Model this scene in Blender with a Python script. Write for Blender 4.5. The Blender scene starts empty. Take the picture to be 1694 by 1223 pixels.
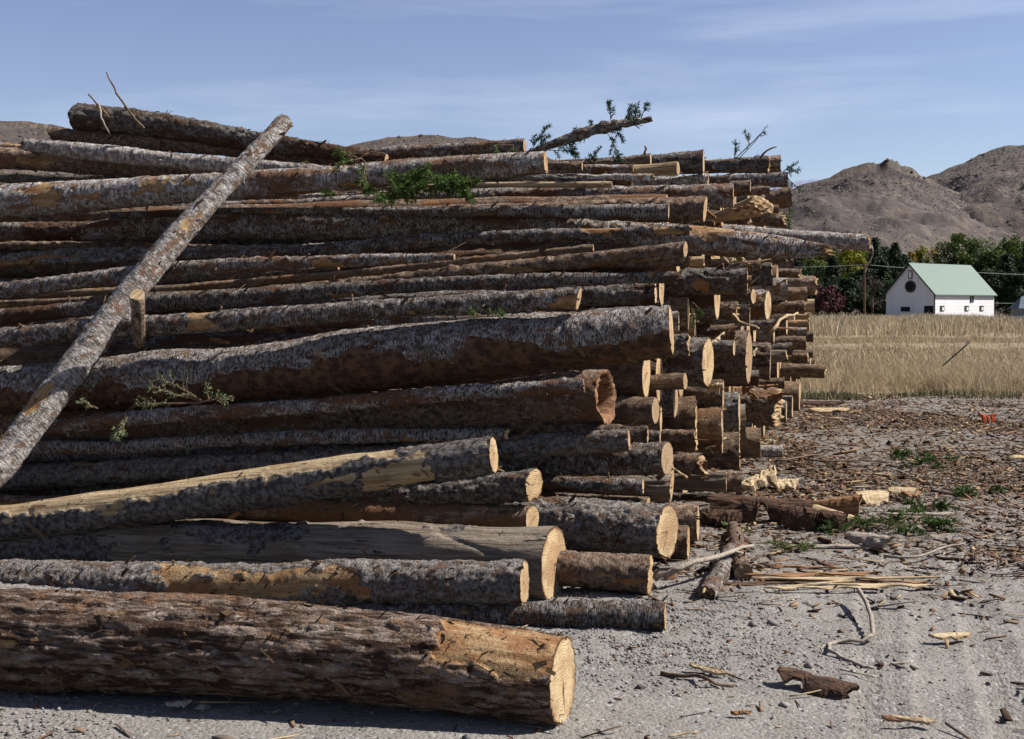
import bpy, math, random
import numpy as np
from mathutils import Vector, Matrix
random.seed(7); RNG = np.random.default_rng(7)
S = bpy.context.scene
COL = S.collection
R_ = math.radians
# ------------------------------------------------------------------ camera
F = 2000.0; HX = 847.0; HY = 508.0; EYE = 1.6
cam = bpy.data.objects.new('camera', bpy.data.cameras.new('camera')); COL.objects.link(cam)
cam.location = (0, 0, EYE); cam.rotation_euler = (R_(90), 0, 0)
cam.data.sensor_width = 36; cam.data.lens = F/1694*36
cam.data.shift_y = -(611.5-HY)/1694
cam.data.clip_start = .05; cam.data.clip_end = 12000
S.camera = cam
# ------------------------------------------------------------------ light
SUN_EL = 44.0; SUN_AZ = 1.5          # azimuth measured from +X (right) towards +Y (away)
w = bpy.data.worlds.new("World"); S.world = w; w.use_nodes = True
nt = w.node_tree; nt.nodes.clear()
wo = nt.nodes.new('ShaderNodeOutputWorld'); bg = nt.nodes.new('ShaderNodeBackground')
sky = nt.nodes.new('ShaderNodeTexSky'); sky.sky_type = 'NISHITA'; sky.sun_disc = False
sky.sun_elevation = R_(SUN_EL); sky.sun_rotation = R_(90-SUN_AZ)
sky.air_density = 1.0; sky.dust_density = .6; sky.ozone_density = 1.6; sky.altitude = 900
tc = nt.nodes.new('ShaderNodeTexCoord')
mp = nt.nodes.new('ShaderNodeMapping'); mp.inputs['Rotation'].default_value = (0, R_(-17), R_(6)); mp.inputs['Scale'].default_value = (1.1, .7, 9.0)
nz = nt.nodes.new('ShaderNodeTexNoise'); nz.inputs['Scale'].default_value = 1.5; nz.inputs['Detail'].default_value = 7; nz.inputs['Roughness'].default_value = .58; nz.inputs['Distortion'].default_value = .35
rp = nt.nodes.new('ShaderNodeMapRange'); rp.inputs[1].default_value = .49; rp.inputs[2].default_value = .80; rp.inputs[3].default_value = 0; rp.inputs[4].default_value = .50
hs = nt.nodes.new('ShaderNodeHueSaturation'); hs.inputs['Hue'].default_value = .517; hs.inputs['Saturation'].default_value = .93; hs.inputs['Value'].default_value = 1.06
mx = nt.nodes.new('ShaderNodeMix'); mx.data_type = 'RGBA'; mx.inputs[7].default_value = (7.2, 7.9, 9.4, 1)
L = nt.links.new
L(tc.outputs['Generated'], mp.inputs['Vector']); L(mp.outputs[0], nz.inputs['Vector']); L(nz.outputs[0], rp.inputs[0])
L(sky.outputs[0], hs.inputs['Color']); L(hs.outputs[0], mx.inputs[6]); L(rp.outputs[0], mx.inputs[0])
L(mx.outputs[2], bg.inputs[0]); bg.inputs[1].default_value = .050; L(bg.outputs[0], wo.inputs[0])
sl = bpy.data.lights.new('sun', 'SUN'); sl.energy = 5.0; sl.angle = R_(.55); sl.color = (1, .95, .87)
so = bpy.data.objects.new('sun', sl); COL.objects.link(so)
sd = Vector((math.cos(R_(SUN_EL))*math.cos(R_(SUN_AZ)), math.cos(R_(SUN_EL))*math.sin(R_(SUN_AZ)), math.sin(R_(SUN_EL))))
so.rotation_euler = sd.to_track_quat('Z', 'Y').to_euler(); so.location = (20, 0, 30)
S.view_settings.view_transform = 'Standard'; S.view_settings.look = 'None'
S.view_settings.exposure = 1.22; S.view_settings.gamma = 1.0
S.render.engine = 'CYCLES'

# ------------------------------------------------------------------ noise
def _h(ix, iy, iz, s):
    n = (ix.astype(np.int64)*374761393 + iy.astype(np.int64)*668265263 + iz.astype(np.int64)*2147483647 + s*1274126177) & 0xffffffff
    n = ((n ^ (n >> 13))*1274126177) & 0xffffffff
    n = ((n ^ (n >> 16))*2246822519) & 0xffffffff
    return ((n ^ (n >> 15)) & 0xffff)/32767.5-1
def vn(p, s=0):
    f = np.floor(p); i = f.astype(np.int64); t = p-f; t = t*t*(3-2*t)
    x, y, z = i[:, 0], i[:, 1], i[:, 2]; a, b, c = t[:, 0], t[:, 1], t[:, 2]
    def q(yy, zz): return _h(x, yy, zz, s)*(1-a)+_h(x+1, yy, zz, s)*a
    return (q(y, z)*(1-b)+q(y+1, z)*b)*(1-c)+(q(y, z+1)*(1-b)+q(y+1, z+1)*b)*c
def fbm(p, o=3, s=0, g=.5):
    v = 0; a = 1; t = 0
    for k in range(o):
        v = v+a*vn(p*(2.03**k)+k*7.3, s+k); t += a; a *= g
    return v/t
# ------------------------------------------------------------------ object helpers
def mesh_np(name, V, Fq, mat, smooth=True, attrs=None, matidx=None):
    me = bpy.data.meshes.new(name)
    V = np.asarray(V, np.float32)
    quads = np.asarray(Fq, np.int32)
    k = quads.shape[1]
    me.vertices.add(len(V)); me.vertices.foreach_set('co', V.ravel())
    me.loops.add(quads.size); me.loops.foreach_set('vertex_index', quads.ravel())
    me.polygons.add(len(quads))
    me.polygons.foreach_set('loop_start', np.arange(0, quads.size, k, dtype=np.int32))
    me.update(calc_edges=True)
    if smooth: me.polygons.foreach_set('use_smooth', np.ones(len(quads), bool))
    for m in (mat if isinstance(mat, (list, tuple)) else [mat]): me.materials.append(m)
    if attrs:
        for an, av in attrs.items():
            at = me.attributes.new(an, 'FLOAT', 'POINT'); at.data.foreach_set('value', np.asarray(av, np.float32))
    me.validate(); me.update()
    return me
def link(name, me, parent=None):
    o = bpy.data.objects.new(name, me); COL.objects.link(o)
    if parent is not None: o.parent = parent
    return o
def tag(o, label, cat, group=None, kind=None):
    if kind: o['kind'] = kind
    if label: o['label'] = label
    if cat: o['category'] = cat
    if group: o['group'] = group
    return o
def thing(name, label, cat, loc, rot=None, group=None):
    o = bpy.data.objects.new(name, None); o.empty_display_size = .1; COL.objects.link(o)
    o.location = loc
    if rot is not None: o.rotation_mode = 'QUATERNION'; o.rotation_quaternion = rot
    return tag(o, label, cat, group)
class MB:
    def __init__(s): s.v = []; s.f = []; s.t = []
    def add(s, vs, fs, t=0.0):
        b = len(s.v); s.v += [tuple(v) for v in vs]; s.f += [tuple(b+i for i in f) for f in fs]; s.t += [t]*len(vs)
    def box(s, c, sz, M=None, t=0.0):
        vs = []
        for z in (-1, 1):
            for x, y in ((-1, -1), (1, -1), (1, 1), (-1, 1)):
                v = Vector((x*sz[0]/2, y*sz[1]/2, z*sz[2]/2)); v = (M @ v) if M else v; vs.append(v+Vector(c))
        s.add(vs, [(3, 2, 1, 0), (4, 5, 6, 7), (0, 1, 5, 4), (1, 2, 6, 5), (2, 3, 7, 6), (3, 0, 4, 7)], t)
    def tube(s, P, R, n=6, t=0.0, wob=0.0):
        P = [Vector(p) for p in P]
        if not hasattr(R, '__len__'): R = [R]*len(P)
        vs = []; up = Vector((.13, .21, 1)).normalized()
        for i, p in enumerate(P):
            d = (P[min(i+1, len(P)-1)]-P[max(i-1, 0)]).normalized()
            a = d.cross(up)
            if a.length < .05: a = d.cross(Vector((1, 0, 0)))
            a.normalize(); b = d.cross(a)
            for k in range(n):
                th = 2*math.pi*k/n; rr = R[i]*(1+wob*random.uniform(-1, 1))
                vs.append(p+a*math.cos(th)*rr+b*math.sin(th)*rr)
        fs = []
        for i in range(len(P)-1):
            for k in range(n):
                k2 = (k+1) % n; fs.append((i*n+k, i*n+k2, (i+1)*n+k2, (i+1)*n+k))
        fs.append(tuple(range(n-1, -1, -1))); fs.append(tuple(range((len(P)-1)*n, len(P)*n)))
        s.add(vs, fs, t)
    def build(s, name, mat, parent=None, smooth=False):
        me = bpy.data.meshes.new(name); me.from_pydata(s.v, [], s.f)
        me.materials.append(mat)
        at = me.attributes.new('tint', 'FLOAT', 'POINT'); at.data.foreach_set('value', s.t)
        if smooth: me.polygons.foreach_set('use_smooth', [True]*len(me.polygons))
        me.update(); return link(name, me, parent)
def unp(px, py, d): return Vector(((px-HX)/F*d, d, EYE+(HY-py)/F*d))
def gp(px, py, h=0.0):
    d = F*(EYE-h)/(py-HY); return Vector(((px-HX)/F*d, d, h))
# ------------------------------------------------------------------ materials
class N:
    def __init__(s, name):
        s.m = bpy.data.materials.new(name); s.m.use_nodes = True; s.nt = s.m.node_tree; s.nt.nodes.clear()
        s.out = s.nt.nodes.new('ShaderNodeOutputMaterial'); s.b = s.nt.nodes.new('ShaderNodeBsdfPrincipled')
        s.nt.links.new(s.b.outputs[0], s.out.inputs[0]); s.b.inputs['Roughness'].default_value = .9
        s.b.inputs['Specular IOR Level'].default_value = .2
    def n(s, t, **k):
        q = s.nt.nodes.new(t)
        for a, b in k.items(): setattr(q, a, b)
        return q
    def l(s, a, b): s.nt.links.new(a, b)
    def val(s, v, inp):
        if hasattr(v, 'is_output') or isinstance(v, bpy.types.NodeSocket): s.l(v, inp)
        else: inp.default_value = v
    def coords(s, rnd=True):
        tc = s.n('ShaderNodeTexCoord'); v = tc.outputs['Object']
        if rnd:
            oi = s.n('ShaderNodeObjectInfo'); m = s.n('ShaderNodeVectorMath', operation='MULTIPLY_ADD')
            cx = s.n('ShaderNodeCombineXYZ'); s.l(oi.outputs['Random'], cx.inputs[0]); s.l(oi.outputs['Random'], cx.inputs[1]); s.l(oi.outputs['Random'], cx.inputs[2])
            s.l(cx.outputs[0], m.inputs[0]); m.inputs[1].default_value = (61, 37, 23); s.l(v, m.inputs[2]); v = m.outputs[0]
        return v
    def noise(s, v, sc, scale=1.0, det=4, rough=.55, dist=0.0):
        m = s.n('ShaderNodeVectorMath', operation='MULTIPLY'); s.l(v, m.inputs[0]); m.inputs[1].default_value = sc if hasattr(sc, '__len__') else (sc, sc, sc)
        q = s.n('ShaderNodeTexNoise'); q.inputs['Scale'].default_value = scale; q.inputs['Detail'].default_value = det; q.inputs['Roughness'].default_value = rough; q.inputs['Distortion'].default_value = dist
        s.l(m.outputs[0], q.inputs['Vector']); return q.outputs[0]
    def ramp(s, v, a, b, lo=0.0, hi=1.0):
        q = s.n('ShaderNodeMapRange'); q.interpolation_type = 'SMOOTHSTEP'
        s.val(v, q.inputs[0]); s.val(a, q.inputs[1]); s.val(b, q.inputs[2]); q.inputs[3].default_value = lo; q.inputs[4].default_value = hi; return q.outputs[0]
    def mix(s, f, a, b, mode='MIX'):
        q = s.n('ShaderNodeMix', data_type='RGBA', blend_type=mode)
        for v, i in ((f, 0), (a, 6), (b, 7)):
            if isinstance(v, bpy.types.NodeSocket): s.l(v, q.inputs[i])
            elif i == 0: q.inputs[0].default_value = v
            else: q.inputs[i].default_value = (v[0], v[1], v[2], 1)
        return q.outputs[2]
    def math(s, op, a, b=0.0, c=0.0):
        q = s.n('ShaderNodeMath', operation=op); s.val(a, q.inputs[0]); s.val(b, q.inputs[1]); s.val(c, q.inputs[2]); return q.outputs[0]
    def attr(s, name):
        q = s.n('ShaderNodeAttribute'); q.attribute_name = name; return q.outputs['Fac']
    def rand(s): return s.n('ShaderNodeObjectInfo').outputs['Random']
    def bump(s, h, dist, strength=1.0):
        q = s.n('ShaderNodeBump'); q.inputs['Distance'].default_value = dist; q.inputs['Strength'].default_value = strength; s.l(h, q.inputs['Height']); s.l(q.outputs[0], s.b.inputs['Normal'])
    def color(s, c, k=.60):
        if isinstance(c, bpy.types.NodeSocket):
            h = s.n('ShaderNodeHueSaturation'); h.inputs['Saturation'].default_value = 1.10; h.inputs['Value'].default_value = k
            s.l(c, h.inputs['Color']); s.l(h.outputs[0], s.b.inputs['Base Color'])
            for n_ in s.nt.nodes:
                if n_.type == 'BSDF_TRANSLUCENT': s.l(h.outputs[0], n_.inputs[0])
        else: s.b.inputs['Base Color'].default_value = (c[0], c[1], c[2], 1)
        return s.m
WOOD_A, WOOD_B, WOOD_C = (.46, .335, .20), (.30, .19, .105), (.62, .50, .31)
def bark_mat(name, light, dark, red, red_amt, tick=(150, 34), tick_amt=.6, mid=14, bumpd=.012, lng=None, var=.3):
    q = N(name); P = q.coords()
    n1 = q.noise(P, (tick[0], tick[1], tick[1]), 1, 3, .6)
    nm = q.noise(P, (mid*.8, mid, mid), 1, 5, .65)
    nl = q.noise(P, (1.6, 4.5, 4.5), 1, 4, .6, .6)
    nf = q.noise(P, 75, 1, 4, .7)
    oi2 = q.math('FRACT', q.math('MULTIPLY', q.rand(), 13.7)); oi3 = q.math('FRACT', q.math('MULTIPLY', q.rand(), 31.3))
    c = q.mix(q.ramp(nm, q.math('MULTIPLY_ADD', oi2, .16, .20), .72), dark, light)
    t = q.math('MULTIPLY', q.ramp(n1, .49, .57), tick_amt)
    c = q.mix(t, c, tuple(v*.30 for v in dark))
    if lng:
        ng = q.noise(P, lng, 1, 5, .62, .5); c = q.mix(q.ramp(ng, .43, .55, 1, 0), c, (dark[0]*.35, dark[1]*.28, dark[2]*.25))
    rr = q.math('ADD', q.math('MULTIPLY', nf, .35), q.math('ADD', nl, q.math('MULTIPLY', q.math('SUBTRACT', oi3, .6), .22)))
    th = .92-.42*red_amt
    c = q.mix(q.ramp(rr, th-.02, th+.045), c, q.mix(nm, red, (red[0]*.45, red[1]*.4, red[2]*.4)))
    np2 = q.noise(P, (9, 15, 15), 1, 4, .6, .8); c = q.mix(q.ramp(np2, .575, .615, 0, .8), c, q.mix(nm, tuple(v*1.25 for v in red), tuple(v*.5 for v in red)))
    c = q.mix(q.ramp(np2, .345, .385, .75, 0), c, tuple(v*.4 for v in dark))
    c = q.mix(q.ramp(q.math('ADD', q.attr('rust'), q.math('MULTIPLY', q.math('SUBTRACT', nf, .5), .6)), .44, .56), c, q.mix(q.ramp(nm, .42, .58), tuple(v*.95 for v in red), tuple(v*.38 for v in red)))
    c = q.mix(q.ramp(nf, .60, .72, 0, .65), c, (.36, .24, .15))
    c = q.mix(q.ramp(nf, .26, .40, .7, 0), c, (.03, .018, .012))
    rnd = q.rand()
    vv = q.n('ShaderNodeHueSaturation'); q.val(q.math('MULTIPLY_ADD', rnd, 2*var, 1-var), vv.inputs['Value']); q.l(c, vv.inputs['Color']); c = vv.outputs[0]
    # peeled wood
    pe = q.attr('peel'); pw = q.ramp(q.math('ADD', pe, q.math('MULTIPLY', q.math('SUBTRACT', nf, .5), .5)), .46, .54)
    ws = q.noise(P, (2.2, 42, 42), 1, 5, .62, .3); wb = q.noise(P, (5, 9, 9), 1, 4, .6)
    wc = q.mix(q.ramp(ws, .38, .62), WOOD_B, WOOD_A); wc = q.mix(q.ramp(wb, .44, .60, 0, .85), wc, (.30, .155, .08)); wc = q.mix(q.ramp(ws, .62, .72), wc, (.10, .06, .035))
    ga = q.noise(P, (26, 34, 34), 1, 2, .5, 1.6); gl = q.math('ABSOLUTE', q.math('SUBTRACT', ga, .5)); wc = q.mix(q.ramp(gl, .012, .03, .75, 0), wc, (.15, .075, .035))
    c = q.mix(pw, c, wc)
    ti = q.attr('tint'); c = q.mix(q.ramp(ti, .01, .05), c, q.mix(ti, (.09, .05, .03), (.50, .34, .20)))
    c = q.mix(q.ramp(ti, .96, .99), c, (.60, .50, .36))
    h = q.math('ADD', q.math('MULTIPLY', n1, .45), nf)
    h = q.math('ADD', h, q.math('MULTIPLY', nm, .8))
    if lng: h = q.math('ADD', h, q.math('MULTIPLY', ng, 1.2))
    h = q.math('MULTIPLY', h, q.math('MULTIPLY_ADD', pw, -.8, 1.0))
    q.bump(h, bumpd); return q.color(c)
M = {}
M['grey'] = bark_mat('grey_scaly_bark', (.60, .56, .535), (.105, .078, .062), (.215, .118, .072), .42, tick_amt=.95, mid=20, bumpd=.022)
M['white'] = bark_mat('pale_papery_bark', (.80, .77, .75), (.30, .25, .22), (.30, .175, .11), .34, tick=(90, 22), tick_amt=.75, mid=22, bumpd=.012)
M['rough'] = bark_mat('rough_dark_bark', (.50, .46, .43), (.07, .053, .042), (.19, .105, .065), .38, mid=34, tick_amt=.5, bumpd=.035)
M['red'] = bark_mat('red_brown_bark', (.48, .36, .275), (.10, .065, .046), (.29, .16, .095), .36, tick=(60, 40), tick_amt=.5, mid=26, bumpd=.025)
M['furrow'] = bark_mat('furrowed_pine_bark', (.60, .50, .43), (.21, .145, .11), (.36, .215, .13), .26, tick=(12, 60), tick_amt=.4, mid=14, lng=(4.5, 30, 30), bumpd=.035, var=.05)
M['brown'] = bark_mat('brown_smooth_bark', (.38, .28, .20), (.13, .085, .058), (.27, .15, .085), .35, tick=(8, 50), tick_amt=.5, bumpd=.018)
def wood_side(name, a, b, cr, crack=.3):
    q = N(name); P = q.coords()
    ws = q.noise(P, (1.6, 34, 34), 1, 6, .66, .5); wb = q.noise(P, (2.5, 6, 6), 1, 4, .6); nf = q.noise(P, (14, 80, 80), 1, 4, .7)
    c = q.mix(q.ramp(ws, .34, .64), b, a); c = q.mix(q.ramp(wb, .5, .68, 0, .75), c, cr)
    c = q.mix(q.ramp(ws, .60, .66, 0, crack*2), c, tuple(v*.3 for v in b)); c = q.mix(q.ramp(nf, .6, .7, 0, .5), c, tuple(v*.5 for v in b))
    pe = q.attr('peel'); nb = q.noise(P, (30, 30, 30), 1, 5, .7)
    bk = q.mix(q.ramp(nb, .4, .62), (.06, .05, .045), (.22, .20, .19))
    c = q.mix(q.ramp(q.math('ADD', pe, q.math('MULTIPLY', q.math('SUBTRACT', nb, .5), .35)), .46, .52, 1, 0), c, bk)
    ti = q.attr('tint'); c = q.mix(q.ramp(ti, .01, .05), c, q.mix(ti, (.09, .05, .03), (.50, .34, .20)))
    h = q.math('ADD', ws, q.math('MULTIPLY', nb, .5)); q.bump(h, .022); return q.color(c)
M['peeled'] = wood_side('peeled_wood', (.62, .49, .32), (.34, .235, .14), (.24, .15, .09))
M['weather'] = wood_side('weathered_wood', (.34, .29, .235), (.14, .108, .08), (.20, .14, .095), .8)
def cut_mat():
    q = N('sawn_wood'); tc = q.n('ShaderNodeTexCoord'); v = tc.outputs['Object']; P = q.coords()
    sp = q.n('ShaderNodeSeparateXYZ'); q.l(v, sp.inputs[0])
    r = q.attr('rad'); rr = q.attr('rr')
    nd = q.noise(P, 9, 1, 3, .5)
    ring = q.math('SINE', q.math('ADD', q.math('MULTIPLY', rr, 560), q.math('MULTIPLY', nd, 4)))
    ns = q.noise(P, (30, 16, 150), 1, 4, .65); nb = q.noise(P, 7, 1, 4, .6)
    rnd = q.rand()
    base = q.mix(rnd, (.56, .42, .25), (.64, .51, .33)); base = q.mix(q.ramp(q.math('FRACT', q.math('MULTIPLY', rnd, 7.3)), .45, 1.0, 0, .9), base, (.36, .27, .19))
    c = q.mix(q.ramp(ring, -.2, 1, 0, .28), base, (.36, .22, .11))
    c = q.mix(q.ramp(r, .35, .15, 0, .35), c, (.50, .30, .15))
    c = q.mix(q.ramp(nb, .44, .62, 0, .75), c, (.33, .22, .13)); c = q.mix(q.ramp(ns, .52, .66, 0, .7), c, (.28, .18, .10)); gr = q.noise(P, 160, 1, 3, .7); c = q.mix(q.ramp(gr, .5, .7, 0, .4), c, (.24, .17, .11))
    hw = q.math('FRACT', q.math('MULTIPLY', rnd, 17.1)); c = q.mix(q.math('MULTIPLY', q.ramp(q.math('ADD', r, q.math('MULTIPLY', q.math('SUBTRACT', nb, .5), .5)), .62, .52, 0, .7), hw), c, (.36, .21, .12))
    cu, cv = q.attr('cu'), q.attr('cv'); nw = q.noise(P, 22, 1, 3, .6)
    for mul, ln_ in ((6.283*3.1, .85), (6.283*8.7, .6), (6.283*5.3, .45)):
        ph = q.math('MULTIPLY', rnd, mul); sn, cs = q.math('SINE', ph), q.math('COSINE', ph)
        d1 = q.math('ABSOLUTE', q.math('ADD', q.math('SUBTRACT', q.math('MULTIPLY', cu, sn), q.math('MULTIPLY', cv, cs)), q.math('MULTIPLY', q.math('SUBTRACT', nw, .5), .14)))
        al = q.math('ADD', q.math('MULTIPLY', cu, cs), q.math('MULTIPLY', cv, sn))
        mk = q.math('MULTIPLY', q.ramp(d1, .034, .012), q.math('MULTIPLY', q.ramp(al, -.04, .04), q.ramp(al, ln_, ln_-.15)))
        c = q.mix(q.math('MULTIPLY', mk, .85), c, (.05, .032, .02))
    c = q.mix(q.ramp(r, .90, .955), c, (.24, .13, .07)); c = q.mix(q.ramp(r, .955, .985), c, (.07, .045, .03))
    q.bump(q.math('ADD', ns, q.math('MULTIPLY', ring, .08)), .006); return q.color(c)
M['cut'] = cut_mat()
def simple(name, c1, c2, sc=30, bumpd=.003, rough=.9, vec=None, tint=None):
    q = N(name); P = q.coords(); n1 = q.noise(P, vec or sc, 1, 5, .65)
    c = q.mix(q.ramp(n1, .35, .65), c1, c2)
    if tint: c = q.mix(q.attr('tint'), c, tint)
    q.b.inputs['Roughness'].default_value = rough; q.bump(n1, bumpd); return q.color(c)
def palette(name, cols, bumpd=.004, sc=60, transl=0.0, rough=.9):
    q = N(name); P = q.coords(False); t = q.attr('tint'); cr = q.n('ShaderNodeValToRGB'); q.l(t, cr.inputs[0])
    cr.color_ramp.interpolation = 'LINEAR'
    el = cr.color_ramp.elements
    while len(el) < len(cols): el.new(.5)
    for i, c in enumerate(cols): el[i].position = i/(len(cols)-1); el[i].color = (*c, 1)
    n1 = q.noise(P, sc, 1, 4, .65); c = q.mix(q.ramp(n1, .3, .7), cr.outputs[0], (0, 0, 0)); c = q.mix(.65, c, cr.outputs[0])
    q.b.inputs['Roughness'].default_value = rough; q.bump(n1, bumpd)
    if transl:
        tr = q.n('ShaderNodeBsdfTranslucent'); q.l(c, tr.inputs[0]); ms = q.n('ShaderNodeMixShader'); ms.inputs[0].default_value = transl
        q.l(q.b.outputs[0], ms.inputs[1]); q.l(tr.outputs[0], ms.inputs[2]); q.l(ms.outputs[0], q.out.inputs[0])
    return q.color(c)
M['chips'] = palette('wood_litter', [(.045, .03, .022), (.11, .06, .038), (.20, .10, .055), (.16, .14, .125), (.30, .20, .12), (.46, .33, .20), (.58, .48, .35)])
M['stones'] = palette('gravel_stone', [(.10, .095, .09), (.20, .19, .18), (.30, .285, .27), (.36, .34, .33), (.26, .20, .16)])
M['needles'] = palette('green_needles', [(.035, .07, .018), (.075, .14, .035), (.14, .23, .06), (.28, .34, .13)], transl=.25, rough=.6)
M['drygreen'] = palette('pale_green_needles', [(.14, .19, .09), (.27, .32, .17), (.38, .40, .26)], transl=.2)
M['bluegreen'] = palette('dark_blue_green_needles', [(.02, .05, .035), (.05, .10, .06), (.13, .18, .10)], transl=.2)
M['twig'] = simple('twig_bark', (.10, .065, .045), (.22, .15, .10), 60)
M['greystick'] = simple('bleached_stick', (.24, .20, .17), (.40, .35, .30), 50)
M['palewood'] = simple('pale_split_wood', (.33, .23, .13), (.60, .49, .34), vec=(6, 60, 60))
M['redwood'] = simple('red_split_wood', (.17, .085, .045), (.36, .22, .13), vec=(5, 70, 70))
M['rot'] = simple('rotten_heartwood', (.10, .05, .03), (.33, .19, .115), vec=(8, 30, 30), bumpd=.01)
M['slab'] = simple('bark_slab', (.04, .026, .02), (.15, .085, .055), vec=(10, 50, 50), bumpd=.02)

# ------------------------------------------------------------------ ground, yard
def yard_h(x, y):
    p = np.stack([x, y, np.zeros_like(x)], 1)
    h = .030*fbm(p*.7, 2, 3)+.010*fbm(p*4, 2, 5)
    # two wheel ruts on the right side of the yard
    for off in (0.0, .55):
        cx = 1.88-off*.95+.30*(y-4.475)
        u = (x-cx)/.10; tr = np.exp(-u**4)*(y < 9.5)*(y > 2)
        h = h-tr*.015+np.exp(-((np.abs(x-cx)-.13)/.035)**2)*.008*(y < 9.5)
        h = h+tr*.018*(np.sin(y*2*math.pi/.085+np.sign(x-cx)*1.2) > .3)*(y < 9)
    return h
def yard_fine(x, y):
    p = np.stack([x, y, np.zeros_like(x)], 1)
    g = np.clip((vn(p*.55, 11)+.25)*1.3+np.exp(-((y-5.8)/1.0)**2)*.5-np.exp(-((x-1.5-.30*(y-4.475))/.75)**2)*.95-.45*(y < 5.1), 0.06, 1)
    near = (y < 14)
    return (g*(.007*fbm(p*17, 2, 21)+.0075*np.abs(fbm(p*40, 2, 22))))*near
def axis(segs):
    a = [segs[0][0]]
    for s0, s1, st in segs: n = max(1, int(round((s1-s0)/st))); a += list(s0+(s1-s0)*(np.arange(n)+1)/n)
    return np.array(a)
def grid_faces(nx, ny):
    i = np.arange(nx-1)[None, :]; j = np.arange(ny-1)[:, None]; b = j*nx+i
    return np.stack([b, b+1, b+1+nx, b+nx], -1).reshape(-1, 4)
xs = axis([(-30, -6, 1.0), (-6, -3, .1), (-3, 4.2, .0155), (4.2, 9, .06), (9, 34, .8)])
ys = axis([(-14, 2, .8), (2, 3.9, .1), (3.9, 6.6, .014), (6.6, 9, .028), (9, 13, .06), (13, 22.2, .16)])
gx, gy = np.meshgrid(xs, ys); fx, fy = gx.ravel(), gy.ravel()
edge = 21.3+.5*vn(np.stack([fx*.5, fx*0, fx*0], 1), 4)+.2*vn(np.stack([fx*3, fx*0, fx*0], 1), 5)
fy2 = np.where(fy > 13, 13+(fy-13)*(edge-13)/9.2, fy)
fz = .004+yard_h(fx, fy2)*.8+yard_fine(fx, fy2)
q = N('gravel_yard'); P = q.coords(False)
n1 = q.noise(P, 90, 1, 4, .7); n2 = q.noise(P, 2.2, 1, 5, .6); n3 = q.noise(P, 14, 1, 5, .65)
vo = q.n('ShaderNodeTexVoronoi'); vo.inputs['Scale'].default_value = 60; q.l(P, vo.inputs['Vector'])
vc = q.n('ShaderNodeSeparateColor'); q.l(vo.outputs['Color'], vc.inputs[0])
c = q.mix(q.ramp(n2, .35, .65), (.27, .252, .232), (.20, .185, .168)); c = q.mix(q.ramp(n1, .35, .7, 0, .7), c, (.32, .30, .278), ); c = q.mix(q.ramp(vc.outputs[0], .8, .95, 0, .6), c, (.12, .115, .11)); c = q.mix(q.ramp(vc.outputs[1], .9, .97, 0, .7), c, (.42, .41, .40))
sp = q.n('ShaderNodeSeparateXYZ'); q.l(P, sp.inputs[0])
duff = q.ramp(q.math('ADD', sp.outputs[1], q.math('MULTIPLY', n2, 4)), 8.2, 11.0)
c = q.mix(q.math('MULTIPLY', duff, q.ramp(n3, .42, .60, .10, .8)), c, (.135, .10, .078))
hb = q.math('ADD', n1, q.math('MULTIPLY', vo.outputs['Distance'], -.8)); q.bump(hb, .007); q.color(c); M['yard'] = q.m
o = link('gravel_yard', mesh_np('gravel_yard', np.stack([fx, fy2, fz], 1), grid_faces(len(xs), len(ys)), M['yard'])); tag(o, None, None, kind='structure')
q = N('dry_field'); P = q.coords(False)
n1 = q.noise(P, (1.2, .3, 1), 1, 6, .65); n2 = q.noise(P, (.06, .025, .1), 1, 4, .6); n3 = q.noise(P, 9, 1, 5, .7)
c = q.mix(q.ramp(n1, .35, .65), (.215, .17, .115), (.31, .25, .17)); c = q.mix(q.ramp(n2, .42, .62), c, (.24, .195, .145)); c = q.mix(q.ramp(n3, .45, .7, 0, .7), c, (.23, .185, .115))
q.bump(n3, .05); q.color(c); M['field'] = q.m
fxs = axis([(-4500, -200, 300), (-200, 200, 8), (200, 4500, 300)]); fys = axis([(-600, 0, 60), (0, 200, 5), (200, 500, 20), (500, 5000, 300)])
gx, gy = np.meshgrid(fxs, fys); fx, fy = gx.ravel(), gy.ravel()
fz = np.full_like(fx, -.075)+np.where((fy > 30) & (np.abs(fx) < 200), .10*vn(np.stack([fx*.05, fy*.05, fx*0], 1), 8), 0)
o = link('field', mesh_np('field', np.stack([fx, fy, fz], 1), grid_faces(len(fxs), len(fys)), M['field'])); tag(o, None, None, kind='structure')
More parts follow.
